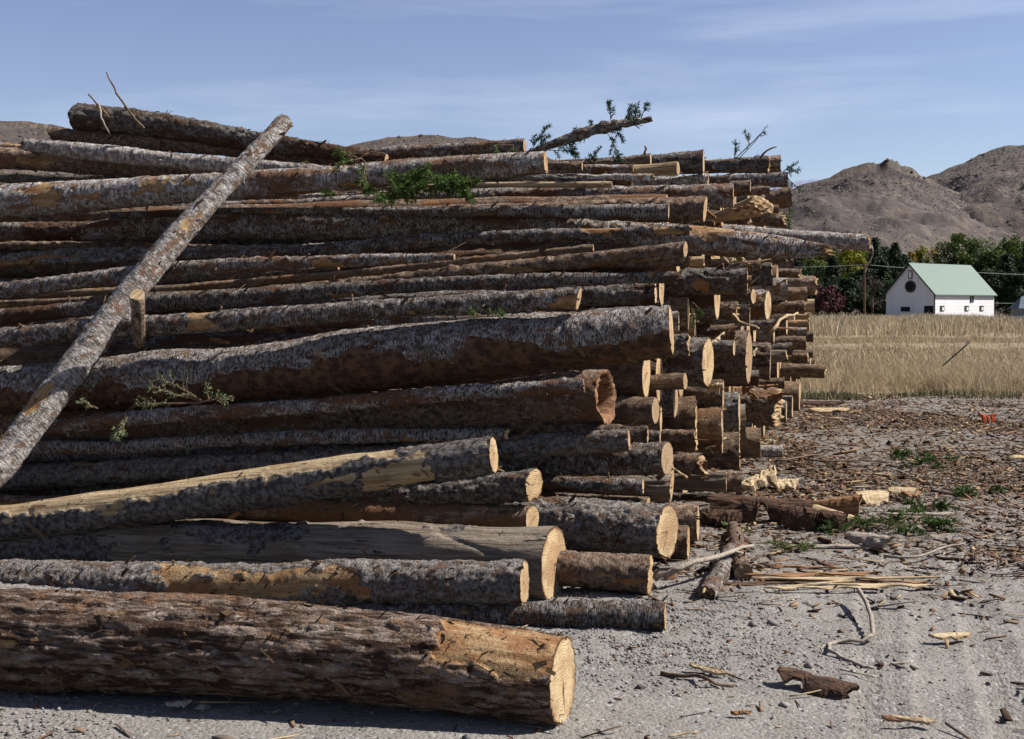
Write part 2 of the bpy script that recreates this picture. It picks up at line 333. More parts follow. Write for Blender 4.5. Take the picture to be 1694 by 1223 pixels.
# ------------------------------------------------------------------ hills
def ss(t): t = np.clip(t, 0, 1); return t*t*(3-2*t)
def hill(name, sky_px, r0, r1, r2, pmin, pmax, n_p, n_r, rough, seed, mat, pw=1.0, shrubs=0):
    px = np.concatenate([np.arange(pmin, max(pmin, 1230), 9), np.arange(max(pmin, 1230), 1780, 1.6), np.arange(1780, pmax, 9)]); n_p = len(px); t = np.linspace(0, 1, n_r)
    rr = np.where(t < .72, r0+(r1-r0)*t/.72, r1+(r2-r1)*(t-.72)/.28)
    PX, RR = np.meshgrid(px, rr); tl = (PX-HX)/F
    sx, sy = zip(*sky_px); px_d = np.arange(pmin, pmax, 4.0); sk_d = np.interp(px_d, sx, sy); kk_ = np.hanning(61); kk_ /= kk_.sum(); sm_ = np.convolve(np.concatenate([np.full(30, sk_d[0]), sk_d, np.full(30, sk_d[-1])]), kk_, 'valid')
    sharp = np.exp(-((RR/r1-1)/.07)**2); sky_y = np.interp(PX, sx, sy)*sharp+np.interp(PX, px_d, sm_)*(1-sharp)
    Hr = EYE+(HY-sky_y)/F*r1
    up = np.clip((RR-r0)/(r1-r0), 0, 1)**pw; dn = 1-.75*ss((RR-r1)/(r2-r1))
    base = Hr*np.where(RR < r1, up, dn)
    X = tl*RR; p = np.stack([X.ravel()/rough, RR.ravel()/rough, np.full(X.size, seed)], 1)
    n = fbm(p*np.array([1.6, .55, 1]), 6, seed, .55).reshape(X.shape); rid = (1-np.abs(fbm(p*np.array([2.2, .8, 1])*1.5, 5, seed+9, .6)).reshape(X.shape)*2)
    near_r = np.exp(-((RR-r1)/(r1*.16))**2)
    amp = ss((RR-r0)/(r1-r0)*3)*(1-.86*near_r)
    n5 = fbm(p*np.array([6, 2.4, 1]), 4, seed+20, .6).reshape(X.shape)
    Z = base+amp*(n*.12+rid*.09+n5*.035)*Hr*.9+near_r*rid*Hr*.02+np.exp(-((PX-1468)/70)**2)*np.exp(-((RR-r1*.90)/(r1*.12))**2)*(rid-.2)*Hr*.13-1.0*(1-ss((RR-r0)/40))
    Z = np.minimum(Z, np.where(RR < r1*.995, EYE+(Hr-EYE)*RR/r1*(.93+.07*RR/r1), 1e9))
    o = link(name, mesh_np(name, np.stack([X.ravel(), RR.ravel(), Z.ravel()], 1), grid_faces(n_p, n_r), mat)); tag(o, None, None, kind='structure')
    if shrubs:
        rs = np.random.default_rng(seed+50); G_ = np.stack([X, RR, Z], 2); ci = np.where(((px > 1240) & (px < 1770)) | ((px > -120) & (px < 950)))[0]; P_ = []
        wts = np.gradient(px)[ci]; ji = rs.choice(ci[:-1], shrubs, p=wts[:-1]/wts[:-1].sum()); ri = (rs.uniform(.12, 1, shrubs)**.8*.71*n_r).astype(int); a_, b_ = rs.uniform(0, 1, (2, shrubs, 1))
        P_ = G_[ri, ji]*(1-a_)*(1-b_)+G_[ri, ji+1]*a_*(1-b_)+G_[ri+1, ji]*(1-a_)*b_+G_[ri+1, ji+1]*a_*b_
        cl_ = vn(P_*np.array([.012, .006, 0]), seed+60); kp = rs.uniform(-.7, .6, shrubs) < cl_; P_ = P_[kp]; n = len(P_)
        rk = (np.abs((P_[:, 0]/P_[:, 1]*F+HX)-1472) < 60) & (P_[:, 1] > r1*.80) & (r1 < 1600)
        sz = np.minimum(rs.gamma(2, .55, n)+.7, 3.2)*P_[:, 1]/1500; sz = np.where(rk, np.minimum(sz*1.25, 3.2), sz)
        base = np.array([[1, 0, 0], [0, 1, 0], [-1, 0, 0], [0, -1, 0], [.1, 0, .9]]); tri = np.array([[0, 1, 4], [1, 2, 4], [2, 3, 4], [3, 0, 4]])
        Vv = base[None]*(1+rs.uniform(-.3, .3, (n, 5, 3)))*sz[:, None, None]+P_[:, None]-np.array([0, 0, .2]); tn = np.where(rk, 0.0, rs.beta(1.4, 2, n))
        o = link('sagebrush', mesh_np('sagebrush', Vv.reshape(-1, 3), (np.arange(n)[:, None, None]*5+tri[None]).reshape(-1, 3), M['sage'], smooth=False, attrs={'tint': np.repeat(tn, 5)})); tag(o, 'dark scrub dotting the dry slopes of the '+('nearer hills' if r1 < 1600 else 'tall right hillside'), 'sagebrush', kind='stuff')
M['sage'] = palette('sagebrush', [(.055, .044, .046), (.095, .08, .07), (.13, .112, .09)], sc=.2)
q = N('sagebrush_hillside'); P = q.coords(False)
n1 = q.noise(P, (.028, .0095, .02), 1, 6, .72); n2 = q.noise(P, (.0035, .0022, .006), 1, 5, .6); n3 = q.noise(P, (.13, .035, .09), 1, 5, .75)
c = q.mix(q.ramp(n2, .40, .62), (.145, .113, .090), (.092, .072, .064)); c = q.mix(q.ramp(n1, .49, .60, 0, .85), c, (.062, .048, .046)); c = q.mix(q.ramp(n1, .32, .44, .6, 0), c, (.22, .175, .125)); c = q.mix(q.ramp(n3, .47, .53, 0, .85), c, (.07, .056, .052)); c = q.mix(q.ramp(n3, .38, .43, .4, 0), c, (.22, .175, .125)); n4 = q.noise(P, (.07, .03, .05), 1, 4, .7); c = q.mix(q.ramp(n4, .52, .60, 0, .5), c, (.07, .06, .05))
q.bump(n3, 2.0, .8); M['hill'] = q.color(c)
hill('hills', [(-2400, 330), (-900, 210), (-200, 188), (0, 207), (90, 213), (200, 250), (420, 275), (560, 252), (640, 237), (720, 229), (800, 236), (900, 262), (1100, 330), (1240, 350), (1330, 309), (1372, 300), (1400, 290), (1425, 286), (1437, 285), (1450, 288), (1458, 285), (1463, 282), (1469, 278), (1474, 279), (1480, 283), (1490, 288), (1500, 290), (1520, 297), (1535, 303), (1600, 330), (1720, 390), (1900, 420), (2600, 430), (4200, 400)], 330, 1500, 2100, -2400, 4200, 720, 150, 260, 3, M['hill'], 1.25, 42000)
hill('far_hillside', [(900, 420), (1200, 380), (1400, 345), (1500, 310), (1540, 296), (1580, 279), (1620, 262), (1660, 249), (1694, 243), (1760, 236), (1850, 228), (2050, 232), (2500, 290), (3300, 350)], 600, 2300, 3100, 900, 3300, 360, 130, 420, 17, M['hill'], 1.1, 16000)
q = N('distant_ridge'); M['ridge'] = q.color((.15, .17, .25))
hill('distant_ridge', [(-1200, 300), (0, 250), (90, 222), (130, 232), (300, 290), (1200, 340), (1310, 306), (1350, 303), (1420, 312), (1600, 330), (2500, 380)], 3200, 5200, 6200, -1200, 2500, 200, 30, 900, 31, M['ridge'])

# ------------------------------------------------------------------ logs
ANG = 16.0
def axis_uv(a): a = R_(a); return Vector((math.cos(a), -math.sin(a), 0))
LOGS = []
def world_pts(pts, d_r, ang, d_l=None):
    xr, yr, rr = pts[-1]; Pr = unp(xr, yr, d_r); out = []
    if d_l is not None:
        x0, y0, _ = pts[0]; Pl = unp(x0, y0, d_l)
        ang_v = (Pr-Pl); ang_v.z = 0; ang_v.normalize()
        # keep plan line straight between both ends
        for (x, y, r) in pts:
            if abs(xr-x0) > 1: t = (x-x0)/(xr-x0)
            else: t = (y-y0)/(yr-y0)
            d = 1/((1-t)/d_l+t/d_r); out.append((unp(x, y, d), r*d/F))
        return out
    c, s_ = math.cos(R_(ang)), math.sin(R_(ang))
    for (x, y, r) in pts:
        tl = (x-HX)/F; s = (Pr.x-tl*d_r)/(c+tl*s_); d = d_r+s*s_
        out.append((unp(x, y, d), r*d/F))
    return out
def log_mesh(PTS, kind, fine, peel, seed, torn_r, torn_l, skew, hollow, flakes, stubs, coarse_from=None, peel_bias=0.0, lump=.035, regions=()):
    P0 = PTS[0][0]; P1 = PTS[-1][0]; ax = (P1-P0); Ltot = ax.length; ax.normalize()
    e2 = Vector((0, 0, 1)); e2 = (e2-ax*e2.dot(ax)); 
    if e2.length < .1: e2 = Vector((0, 1, 0))-ax*ax.y
    e2.normalize(); e1 = e2.cross(ax)
    Mx = Matrix((ax, e1, e2)).transposed(); rot = Mx.to_quaternion()
    ls = []; ly = []; lz = []; lr = []
    for p, r in PTS:
        q_ = p-P0; ls.append(q_.dot(ax)); ly.append(q_.dot(e1)); lz.append(q_.dot(e2)); lr.append(r)
    ls = np.array(ls)
    # ring stations
    if coarse_from is not None and coarse_from > .2: s = np.concatenate([np.arange(0, coarse_from, .10), np.arange(coarse_from, Ltot, fine)])
    else: s = np.arange(0, Ltot, fine)
    s = np.append(s[:-1] if len(s) > 3 and Ltot-s[-1] < fine*.4 else s, Ltot)
    def itp(a):
        a = np.interp(s, ls, a)
        if len(ls) > 2:
            dn = np.linspace(0, Ltot, 200); v = np.interp(dn, ls, np.interp(ls, s, a)); k = 15; vp = np.concatenate([v[0]-(v[1:k+1][::-1]-v[0])*1, v, v[-1]-(v[-k-1:-1][::-1]-v[-1])]); ker = np.hanning(2*k+1); ker /= ker.sum(); v = np.convolve(vp, ker, 'valid'); a = np.interp(s, dn, v)
        return a
    cy, cz, cr = itp(ly), itp(lz), itp(lr); bnd = .010*vn(np.stack([s*1.1+seed*3.1, s*0, s*0], 1), 51)*min(1, Ltot/3)
    cz = cz+bnd; cy = cy+.03*vn(np.stack([s*.8+seed*5.3, s*0, s*0], 1), 52); cr = cr*(1+.07*vn(np.stack([s*2.2+seed*7.7, s*0, s*0], 1), 53))
    Rm = float(np.mean(lr)); nseg = int(max(14, min(140, 2*math.pi*Rm/fine)))
    th = np.arange(nseg)/nseg*2*math.pi
    SS, TH = np.meshgrid(s, th, indexing='ij'); CR = np.repeat(cr[:, None], nseg, 1)
    sf, tf, rf = SS.ravel(), TH.ravel(), CR.ravel()
    ct, st = np.cos(tf), np.sin(tf); off = seed*13.7
    pn = np.stack([sf+off, ct*rf, st*rf], 1)
    low = fbm(pn*np.array([1.3, 3.0, 3.0])/max(.5, Rm/.15), 2, 1)
    rad = rf*(1+lump*1.6*low)
    big = fine < .05
    pk = np.zeros_like(rad)
    peelf = fbm(pn*np.array([2.0, 5.5, 5.5]), 3, 2)+peel_bias*st+.16*fbm(pn*np.array([22, 30, 30]), 2, 33)
    pk = np.clip(.5+(peelf-(.62-1.05*peel))*7, 0, 1) if peel > 0 else np.zeros_like(rad)
    rust = np.zeros_like(rad)
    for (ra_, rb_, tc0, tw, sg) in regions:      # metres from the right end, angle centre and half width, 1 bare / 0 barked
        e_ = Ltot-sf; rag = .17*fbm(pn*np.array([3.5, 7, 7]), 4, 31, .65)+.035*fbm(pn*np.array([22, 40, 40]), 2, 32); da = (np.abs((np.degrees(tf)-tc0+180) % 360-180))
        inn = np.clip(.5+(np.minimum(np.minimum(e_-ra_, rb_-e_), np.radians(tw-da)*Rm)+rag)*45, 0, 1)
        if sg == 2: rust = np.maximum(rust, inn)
        else: pk = np.maximum(pk, inn) if sg else np.minimum(pk, 1-inn)
    if peel >= 2: pk = np.ones_like(rad)
    rel = np.zeros_like(rad)
    if big:
        if kind == 'furrow':
            wp = pn+np.array([1, .35, .35])*.05*fbm(pn*4, 2, 60)[:, None]
            f1 = vn(wp*np.array([3.0, 19, 19]), 5)+.35*vn(wp*np.array([9, 40, 40]), 7); f2 = fbm(wp*np.array([6, 34, 34]), 2, 9)
            rel = -.019*np.clip(1-np.abs(f1)/.20, 0, 1)**.8-.008*np.clip(1-np.abs(f2)/.16, 0, 1)+.006*fbm(pn*np.array([16, 40, 40]), 2, 6)+.006
        elif kind == 'rough': rel = .015*fbm(pn*np.array([15, 22, 22]), 3, 5)+.010*np.abs(fbm(pn*42, 2, 6))-.009*np.clip(1-np.abs(vn(pn*np.array([8, 24, 24]), 18))/.22, 0, 1)
        elif kind in ('peeled', 'weather'): rel = .003*fbm(pn*np.array([3, 30, 30]), 2, 5)+.004*fbm(pn*6, 2, 6)+(-.016*np.clip(.10-np.abs(fbm(pn*np.array([1.2, 9, 9]), 2, 15)), 0, 1)*10+.012*fbm(pn*np.array([2.5, 7, 7]), 2, 16) if kind == 'weather' else 0)
        elif kind == 'red': rel = .010*fbm(pn*np.array([20, 26, 26]), 2, 5)
        else: rel = .0085*fbm(pn*np.array([24, 18, 18]), 3, 5)
        if kind in ('peeled', 'weather'): rel = rel+(1-pk)*(.010+.008*fbm(pn*28, 2, 8))
        else: rel = rel*(1-.8*pk)-(.014 if kind == 'furrow' else .008)*pk+.004*pk*fbm(pn*np.array([4, 12, 12]), 2, 34)
        # knots
        nk = int(Ltot*2.2)
        rs = np.random.default_rng(seed+5)
        for k in range(nk):
            ks, kt = rs.uniform(0, Ltot), rs.uniform(0, 6.283); kw = rs.uniform(.012, .03)
            i0, i1 = np.searchsorted(s, [ks-.08, ks+.08])
            if i1 <= i0: continue
            sl_ = slice(i0*nseg, i1*nseg); dt = (tf[sl_]-kt+math.pi) % (2*math.pi)-math.pi
            rel[sl_] += rs.uniform(.003, .014)*np.exp(-((sf[sl_]-ks)**2+(dt*rf[sl_])**2)/kw**2)
    else: rel = .008*fbm(pn*np.array([8, 14, 14]), 2, 5)
    rad = rad+rel
    Y = np.repeat(cy[:, None], nseg, 1).ravel()+rad*ct; Z = np.repeat(cz[:, None], nseg, 1).ravel()+rad*st
    X = sf.copy()
    # end cut plane skew
    wE = np.clip(1-(Ltot-sf)/(2.5*Rm+.05), 0, 1); X += wE*(skew[0]*rad*ct+skew[1]*rad*st)
    endw = np.exp(-(Ltot-sf)/.03); X += endw*(.007*fbm(np.stack([ct*9+off, st*9, sf*0], 1), 2, 41)); rimr = 1+endw*.03*fbm(np.stack([ct*5+off, st*5, sf*0], 1), 2, 42); Y = np.repeat(cy[:, None], nseg, 1).ravel()+rad*ct*rimr; Z = np.repeat(cz[:, None], nseg, 1).ravel()+rad*st*rimr
    def tear(end, amp):
        e = sf-0 if end == 0 else Ltot-sf; wgt = np.clip(1-e/(.22+Rm), 0, 1)
        j = 1.1*fbm(np.stack([ct*1.6+off, st*1.6, sf*0+end], 1), 4, 12, .45)-.15
        return wgt, j*amp
    if torn_r > 0: wg, j = tear(1, torn_r); X += wg*j
    if torn_l > 0: wg, j = tear(0, torn_l); X += wg*j
    V = np.stack([X, Y, Z], 1); nr = len(s)
    i = np.arange(nr-1)[:, None]; k = np.arange(nseg)[None, :]; k2 = (k+1) % nseg
    Fq = np.stack([i*nseg+k, i*nseg+k2, (i+1)*nseg+k2, (i+1)*nseg+k], -1).reshape(-1, 4)
    tint = np.zeros(len(V))
    # loose flakes and shreds of bark
    if flakes > 0:
        rs = np.random.default_rng(seed+77); s0 = coarse_from or 0
        n = int(2.2*flakes*(Ltot-s0)*Rm/.15)
        si = rs.uniform(s0, Ltot, n); ti = rs.uniform(0, 6.283, n)
        ii = np.clip(np.searchsorted(s, si), 0, nr-1); kk = (ti/(2*math.pi)*nseg).astype(int) % nseg; bi = V[ii*nseg+kk]
        nrm = np.stack([np.zeros(n), np.cos(ti), np.sin(ti)], 1); tg = np.stack([np.zeros(n), -np.sin(ti), np.cos(ti)], 1)
        la = rs.uniform(-.9, .9, n)[:, None]; a1 = np.array([1, 0, 0])[None]*np.cos(la)+tg*np.sin(la); a2 = np.cross(nrm, a1)
        ln = rs.gamma(2, .009, n)[:, None]+.007; lg_ = rs.uniform(0, 1, n)[:, None] < .035; ln = np.where(lg_, ln*3.5, ln); wd = rs.uniform(.2, .6, n)[:, None]*ln*np.where(lg_, .35, 1); lift = rs.uniform(.05, .75, n)[:, None]**1.3*np.where(lg_, .45, 1)
        b0 = bi-nrm*.001; tip = b0+(a1*np.sqrt(1-lift**2*.8)+nrm*lift)*ln
        quad = np.stack([b0-a2*wd*.5, b0+a2*wd*.5, tip+a2*wd*.32, tip-a2*wd*.32], 1).reshape(-1, 3)
        fb = len(V)+np.arange(n*4).reshape(n, 4); V = np.concatenate([V, quad]); Fq = np.concatenate([Fq, fb])
        ft = np.repeat(np.clip(rs.beta(1.3, 2.6, n), .06, .999), 4); tint = np.concatenate([tint, ft]); pk = np.concatenate([pk, np.zeros(n*4)])
    if big and kind not in ('peeled', 'weather'):
        rs = np.random.default_rng(seed+99); s0 = coarse_from or 0; n = int((Ltot-s0)*(2.4 if Rm < .13 else .9))
        if n > 0:
            si = rs.uniform(s0, Ltot-.05, n); ti = rs.uniform(0, 6.283, n); ii = np.clip(np.searchsorted(s, si), 0, nr-1); kk = (ti/(2*math.pi)*nseg).astype(int) % nseg; bi = V[ii*nseg+kk]
            nrm = np.stack([rs.normal(0, .5, n), np.cos(ti), np.sin(ti)], 1); nrm /= np.linalg.norm(nrm, axis=1)[:, None]; tg = np.stack([np.zeros(n), -np.sin(ti), np.cos(ti)], 1); a1 = np.cross(nrm, tg)
            rr0 = rs.uniform(.006, .014, n)[:, None]*min(1.3, Rm/.09); hl = np.minimum(rs.gamma(2, .010, n)[:, None]+.008, .05 if Rm < .13 else .016); rows = []
            for h_, f_ in ((-.004, 1.5), (.35, 1.0), (1.0, .75), (1.02, .05)):
                for k_ in range(6): a_ = k_*math.pi/3; rows.append(bi+nrm*hl*h_+(a1*math.cos(a_)+tg*math.sin(a_))*rr0*f_)
            vb = np.stack(rows, 1); q_ = []
            for lv in range(3):
                for k_ in range(6): k2_ = (k_+1) % 6; q_.append([lv*6+k_, lv*6+k2_, lv*6+6+k2_, lv*6+6+k_])
            Fq = np.concatenate([Fq, (len(V)+np.arange(n)[:, None, None]*24+np.array(q_)[None]).reshape(-1, 4)])
            V = np.concatenate([V, vb.reshape(-1, 3)]); tt_ = np.tile(np.r_[np.zeros(12), np.full(6, .35), np.full(6, .8)], n); tint = np.concatenate([tint, tt_]); pk = np.concatenate([pk, np.zeros(n*24)])
    ringR = np.arange((nr-1)*nseg, nr*nseg); ringL = np.arange(nseg)
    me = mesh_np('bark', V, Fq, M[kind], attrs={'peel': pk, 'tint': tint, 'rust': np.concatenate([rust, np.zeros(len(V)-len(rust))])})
    # end faces
    def face(ring, sgn, torn, hol):
        Rg = V[ring]; c0 = Rg.mean(0); prof = [1.0, .97, .92, .8, .6, .4, .2, .03] if not hol else [1.0, .97, .90, .80, .70, .66, .60, .30, .03]
        inset = [0, 0, 0, 0, 0, 0, 0, 0] if not hol else [0, 0, .0, -.02, -.10, -.30, -.5, -.6, -.62]
        vs = []; rd = []; rv = []; uu_ = []; vv_ = []; Aq = np.c_[Rg[:, 1]-c0[1], Rg[:, 2]-c0[2], np.ones(len(Rg))]; pl = np.linalg.lstsq(Aq, Rg[:, 0], rcond=None)[0]
        for a, ins in zip(prof, inset):
            q_ = c0+(Rg-c0)*a
            if a < .99: wp_ = min(1, (1-a)*14); q_[:, 0] = q_[:, 0]*(1-wp_)+wp_*(pl[0]*(q_[:, 1]-c0[1])+pl[1]*(q_[:, 2]-c0[2])+pl[2])
            q_[:, 0] += sgn*(ins+.002)
            if torn > 0:
                tt = np.stack([q_[:, 1]*32+off, q_[:, 2]*32, q_[:, 0]*0+sgn], 1); q_[:, 0] = c0[0]+(q_[:, 0]-c0[0])*1.0+(1-a)*0+ (np.abs(fbm(tt, 2, 14))*torn*1.1-.25*torn)*min(1, (1-a)*12)
            vs.append(q_); rd.append(np.full(nseg, a)); uu_.append(a*np.cos(th)); vv_.append(a*np.sin(th)); rv.append(np.hypot(q_[:, 1]-c0[1], q_[:, 2]-c0[2]))
        vv = np.concatenate(vs); nn = len(prof); i = np.arange(nn-1)[:, None]; k = np.arange(nseg)[None, :]; k2 = (k+1) % nseg
        ff = np.stack([i*nseg+k, i*nseg+k2, (i+1)*nseg+k2, (i+1)*nseg+k], -1).reshape(-1, 4)
        if sgn < 0: ff = ff[:, ::-1]
        # close the middle
        cidx = len(vv); vv = np.concatenate([vv, vs[-1].mean(0)[None]]); rd.append([0]); rv.append([0]); uu_.append([0]); vv_.append([0])
        last = (nn-1)*nseg; tri = np.stack([last+k[0], last+k2[0], np.full(nseg, cidx), np.full(nseg, cidx)], -1)
        mf = bpy.data.meshes.new('cut_face'); allf = [tuple(map(int, a)) for a in ff]+[tuple(map(int, (a[0], a[1], a[2]))) for a in tri]
        mf.from_pydata([tuple(map(float, a)) for a in vv], [], allf); mf.materials.append(M['rot'] if hol else M['cut'])
        for an, av in (('rad', np.concatenate(rd)), ('rr', np.concatenate(rv)), ('cu', np.concatenate(uu_)), ('cv', np.concatenate(vv_))):
            at = mf.attributes.new(an, 'FLOAT', 'POINT'); at.data.foreach_set('value', av.astype(np.float32))
        mf.polygons.foreach_set('use_smooth', [True]*len(mf.polygons)); mf.update(); return mf
    return P0, rot, me, face(ringR, 1, torn_r, hollow), face(ringL, -1, torn_l, False)
SEED = [100]
LOGBY = {}
def log(pts, d_r, kind, label, ang=ANG, d_l=None, ext=3.0, peel=.2, torn=0.0, tornl=0.0, skew=(0, 0), hollow=False, flakes=70, group=None, fine=None, pb=0.0, lump=.035, key=None, stubs=0, world=None, cat='log', name='log', regions=()):
    SEED[0] += 1; sd_ = SEED[0]
    W = world if world else world_pts(pts, d_r, ang, d_l)
    if world is None and skew == (0, 0): skew = (-.07, 0)
    coarse = None
    dm = min(p.y for p, r in W)
    if ext > 0:
        (a, ra), (b, rb) = W[0], W[1]; dr = (a-b).normalized()
        if ext > 1.2: dr.z *= .4; dr.normalize()
        p = a+dr*ext; p.z = max(p.z, ra+.01) if a.z > ra else max(p.z, a.z)
        W = [(p, ra*(1.0+.02*ext) if ra >= rb else ra*max(.5, 1-.05*ext))]+W
        coarse = (W[0][0]-a).length*.92
    fine = fine or max(.011, dm/F*2.6)
    P0, rot, me, f1, f0 = log_mesh(W, kind, fine, peel*.72 if peel < 1 else peel, sd_, torn, tornl, skew, hollow, flakes, stubs, coarse, pb, lump, regions)
    t = thing(name, label, cat, P0, rot, group)
    link('bark', me, t); link('cut_face', f1, t); link('cut_face', f0, t)
    LOGS.append((W[0][0], W[-1][0], sum(r for _, r in W)/len(W), W))
    if key: LOGBY[key] = (t, W)
    return t
# ------------------------------------------------------------------ long logs along the front face of the pile (photo order, top to bottom)
G1 = 'long logs on the front face of the pile'
# name points are (px, py, half width px) left -> right, then depth of the right end
log([(130, 192, 23), (250, 205, 20), (430, 236, 16), (640, 262, 9)], 9.55, 'rough', 'highest log on the pile, its thick grey butt jutting into the sky', ext=0, peel=.22, flakes=120, key='top', tornl=.02)
log([(92, 221, 11), (240, 236, 13), (430, 254, 11), (640, 266, 8)], 9.6, 'red', 'brown log with an orange broken left tip just under the highest log', ext=0, peel=.3, flakes=120, tornl=.06, key='second')
log([(46, 238, 9), (130, 249, 15), (300, 266, 14), (600, 292, 9)], 9.35, 'white', 'pale grey log with a ragged left tip, third from the top at the left', ext=0, peel=.12, tornl=.08, flakes=90)
log([(0, 243, 7), (120, 252, 7), (260, 264, 7)], 10.6, 'white', 'thin pale log end poking out behind the brown log at the upper left edge', peel=.3)
log([(0, 262, 19), (150, 270, 17), (420, 296, 9)], 9.85, 'red', 'reddish brown log sloping down from the left edge below the pale ragged log', peel=.3, flakes=120)
log([(440, 268, 8), (650, 253, 10), (868, 242, 12)], 9.5, 'grey', 'slim grey log on top of the pile centre, sawn end against the sky', ext=1.5, peel=.15, flakes=90)
log([(0, 338, 30), (300, 312, 23), (520, 298, 22), (904, 269, 19)], 8.7, 'white', 'large whitish log with orange patches running right below the pile top', peel=.42, flakes=110, key='big_white')
log([(420, 340, 8), (600, 334, 13), (900, 325, 17), (1213, 323, 20)], 9.9, 'grey', 'straight grey log with round sawn end beside the split pale butt', ext=2, peel=.1)
log([(540, 349, 6), (800, 349, 10), (1106, 351, 14)], 8.9, 'grey', 'slimmer grey log ending in a narrow cut in front of a thicker log, upper right', ext=2, peel=.12)
log([(900, 352, 18), (1166, 346, 21)], 9.45, 'red', 'thick red-brown log with pale cut end behind the slimmer grey log', ext=3, peel=.3, skew=(0, .1))
log([(148, 385, 14), (230, 373, 23), (500, 374, 24), (800, 370, 23), (850, 374, 24), (1000, 384, 20), (1200, 399, 24), (1300, 409, 20), (1366, 416, 9)], 8.75, 'grey', 'long bent grey log with burl and broken pointed tip past the right end wall', ext=0, peel=.2, torn=.14, tornl=.10, flakes=120, key='bent')
log([(0, 384, 15), (340, 378, 15)], 10.6, 'rough', 'dark log in shade at the left edge beneath the large whitish log', peel=.15)
log([(1120, 380, 14), (1439, 402, 13)], 12.4, 'white', 'pale grey log jutting far out of the pile over the field at the right', ext=3, peel=.22, torn=.05, flakes=90, key='jut')
log([(0, 408, 7), (190, 409, 8), (430, 412, 6), (600, 400, 5)], 10.0, 'red', 'thin reddish log in the upper left gap under the shaded one', peel=.35)
log([(0, 434, 13), (60, 426, 12), (435, 414, 8), (640, 405, 6)], 9.35, 'rough', 'dark log with a bare yellow strip low on its left end', ang=15, peel=.34, pb=-.35)
log([(440, 420, 7), (560, 412, 10), (680, 401, 12), (900, 391, 11), (1140, 379, 9)], 8.25, 'grey', 'curving slim grey log rising to a small cut end right of centre', ext=2, peel=.2, flakes=110)
log([(0, 481, 14), (295, 444, 13), (600, 428, 11), (750, 426, 6)], 7.95, 'grey', 'grey log with a bare peeled patch, upper of the rising poles at the left', peel=.3, pb=-.15, flakes=110)
log([(283, 478, 7), (600, 450, 8), (980, 411, 6)], 8.1, 'brown', 'smooth brown pole with short stubs rising to the middle of the pile', ext=1.5, peel=.18)
log([(280, 464, 5), (430, 455, 5), (560, 443, 5)], 9.2, 'red', 'short dark pole end glimpsed above the smooth brown pole', ext=1, peel=.2)
log([(380, 487, 8), (560, 470, 10), (800, 447, 12), (1133, 414, 15)], 7.75, 'red', 'reddish log with pale peeled underside and rounded tan end, centre right', ext=2.5, peel=.25, pb=-.5, flakes=120, skew=(.1, .1))
log([(0, 526, 14), (248, 503, 14), (600, 479, 13), (860, 463, 11), (1117, 456, 9)], 7.7, 'grey', 'very long slim grey log ending in a broken tip right of centre', peel=.12, torn=.06, flakes=120, key='slim')
log([(0, 562, 18), (215, 542, 17), (600, 511, 17), (956, 494, 19)], 7.35, 'grey', 'long grey log with tan patches and a pale sawn wedge end at centre', peel=.28, flakes=120, skew=(0, .25), key='wedge')
log([(930, 492, 16), (1084, 485, 18)], 8.5, 'rough', 'dark shaded log with a thin pale end between two long grey logs', ext=4, peel=.1)
log([(1040, 470, 21), (1236, 465, 21)], 9.9, 'rough', 'thick shaded log whose grey end faces the short round ones at the right', ext=5, peel=.2)
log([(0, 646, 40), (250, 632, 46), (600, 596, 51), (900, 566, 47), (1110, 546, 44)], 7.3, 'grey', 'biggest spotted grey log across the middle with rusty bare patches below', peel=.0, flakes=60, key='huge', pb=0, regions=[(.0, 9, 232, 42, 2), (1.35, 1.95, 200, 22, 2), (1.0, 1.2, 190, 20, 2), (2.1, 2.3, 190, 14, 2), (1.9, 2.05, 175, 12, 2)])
log([(300, 700, 34), (700, 680, 42), (1002, 659, 44)], 7.7, 'red', 'thick shaded log with a hollow rotten end right of centre', ext=3, peel=.1, hollow=True, skew=(.15, 0), torn=.03)
log([(72, 708, 13), (300, 686, 14), (550, 668, 13), (800, 650, 13), (967, 638, 13)], 7.2, 'grey', 'slim log with brown streaks resting below the biggest grey log', ext=0, peel=.28, flakes=120, pb=.15)
log([(420, 703, 9), (600, 699, 11), (830, 699, 16), (930, 708, 14), (1072, 718, 12)], 7.55, 'red', 'red-brown scaly log lying under the hollow log', ext=1.5, peel=.1, flakes=120)
log([(250, 738, 11), (550, 720, 13), (835, 717, 10)], 7.35, 'grey', 'grey log with splintered spots below the red-brown scaly log', ext=1.5, peel=.22, torn=.04, flakes=110)
log([(44, 744, 18), (240, 749, 14), (420, 748, 9), (600, 744, 7)], 7.95, 'grey', 'pale tapering log pointing right just beneath the slim streaked log', ext=1.5, peel=.15)
log([(0, 796, 20), (170, 784, 20), (460, 762, 17), (816, 742, 18), (1040, 728, 18)], 7.2, 'rough', 'long rough grey log directly above the half-peeled one', peel=.22, flakes=140, pb=.1)
log([(800, 766, 22), (1104, 757, 28)], 7.9, 'grey', 'grey log with a broad oval pale end at the right under the rough log', ext=3, peel=.14, skew=(.2, 0))
log([(0, 866, 31), (300, 826, 31), (600, 779, 32), (817, 750, 29)], 6.75, 'peeled', 'half-peeled yellow log with bark left along its lower side', peel=.05, pb=0, regions=[(.50, 9, 95, 66, 1), (.36, .78, 200, 60, 1), (0, .03, 100, 90, 1)], flakes=60, key='peeled', lump=.02)
log([(560, 832, 15), (740, 815, 22), (884, 799, 28)], 7.1, 'rough', 'short thick dark butt with a bright oval end under the half-peeled log', ext=1.5, peel=.15, skew=(.3, .1))
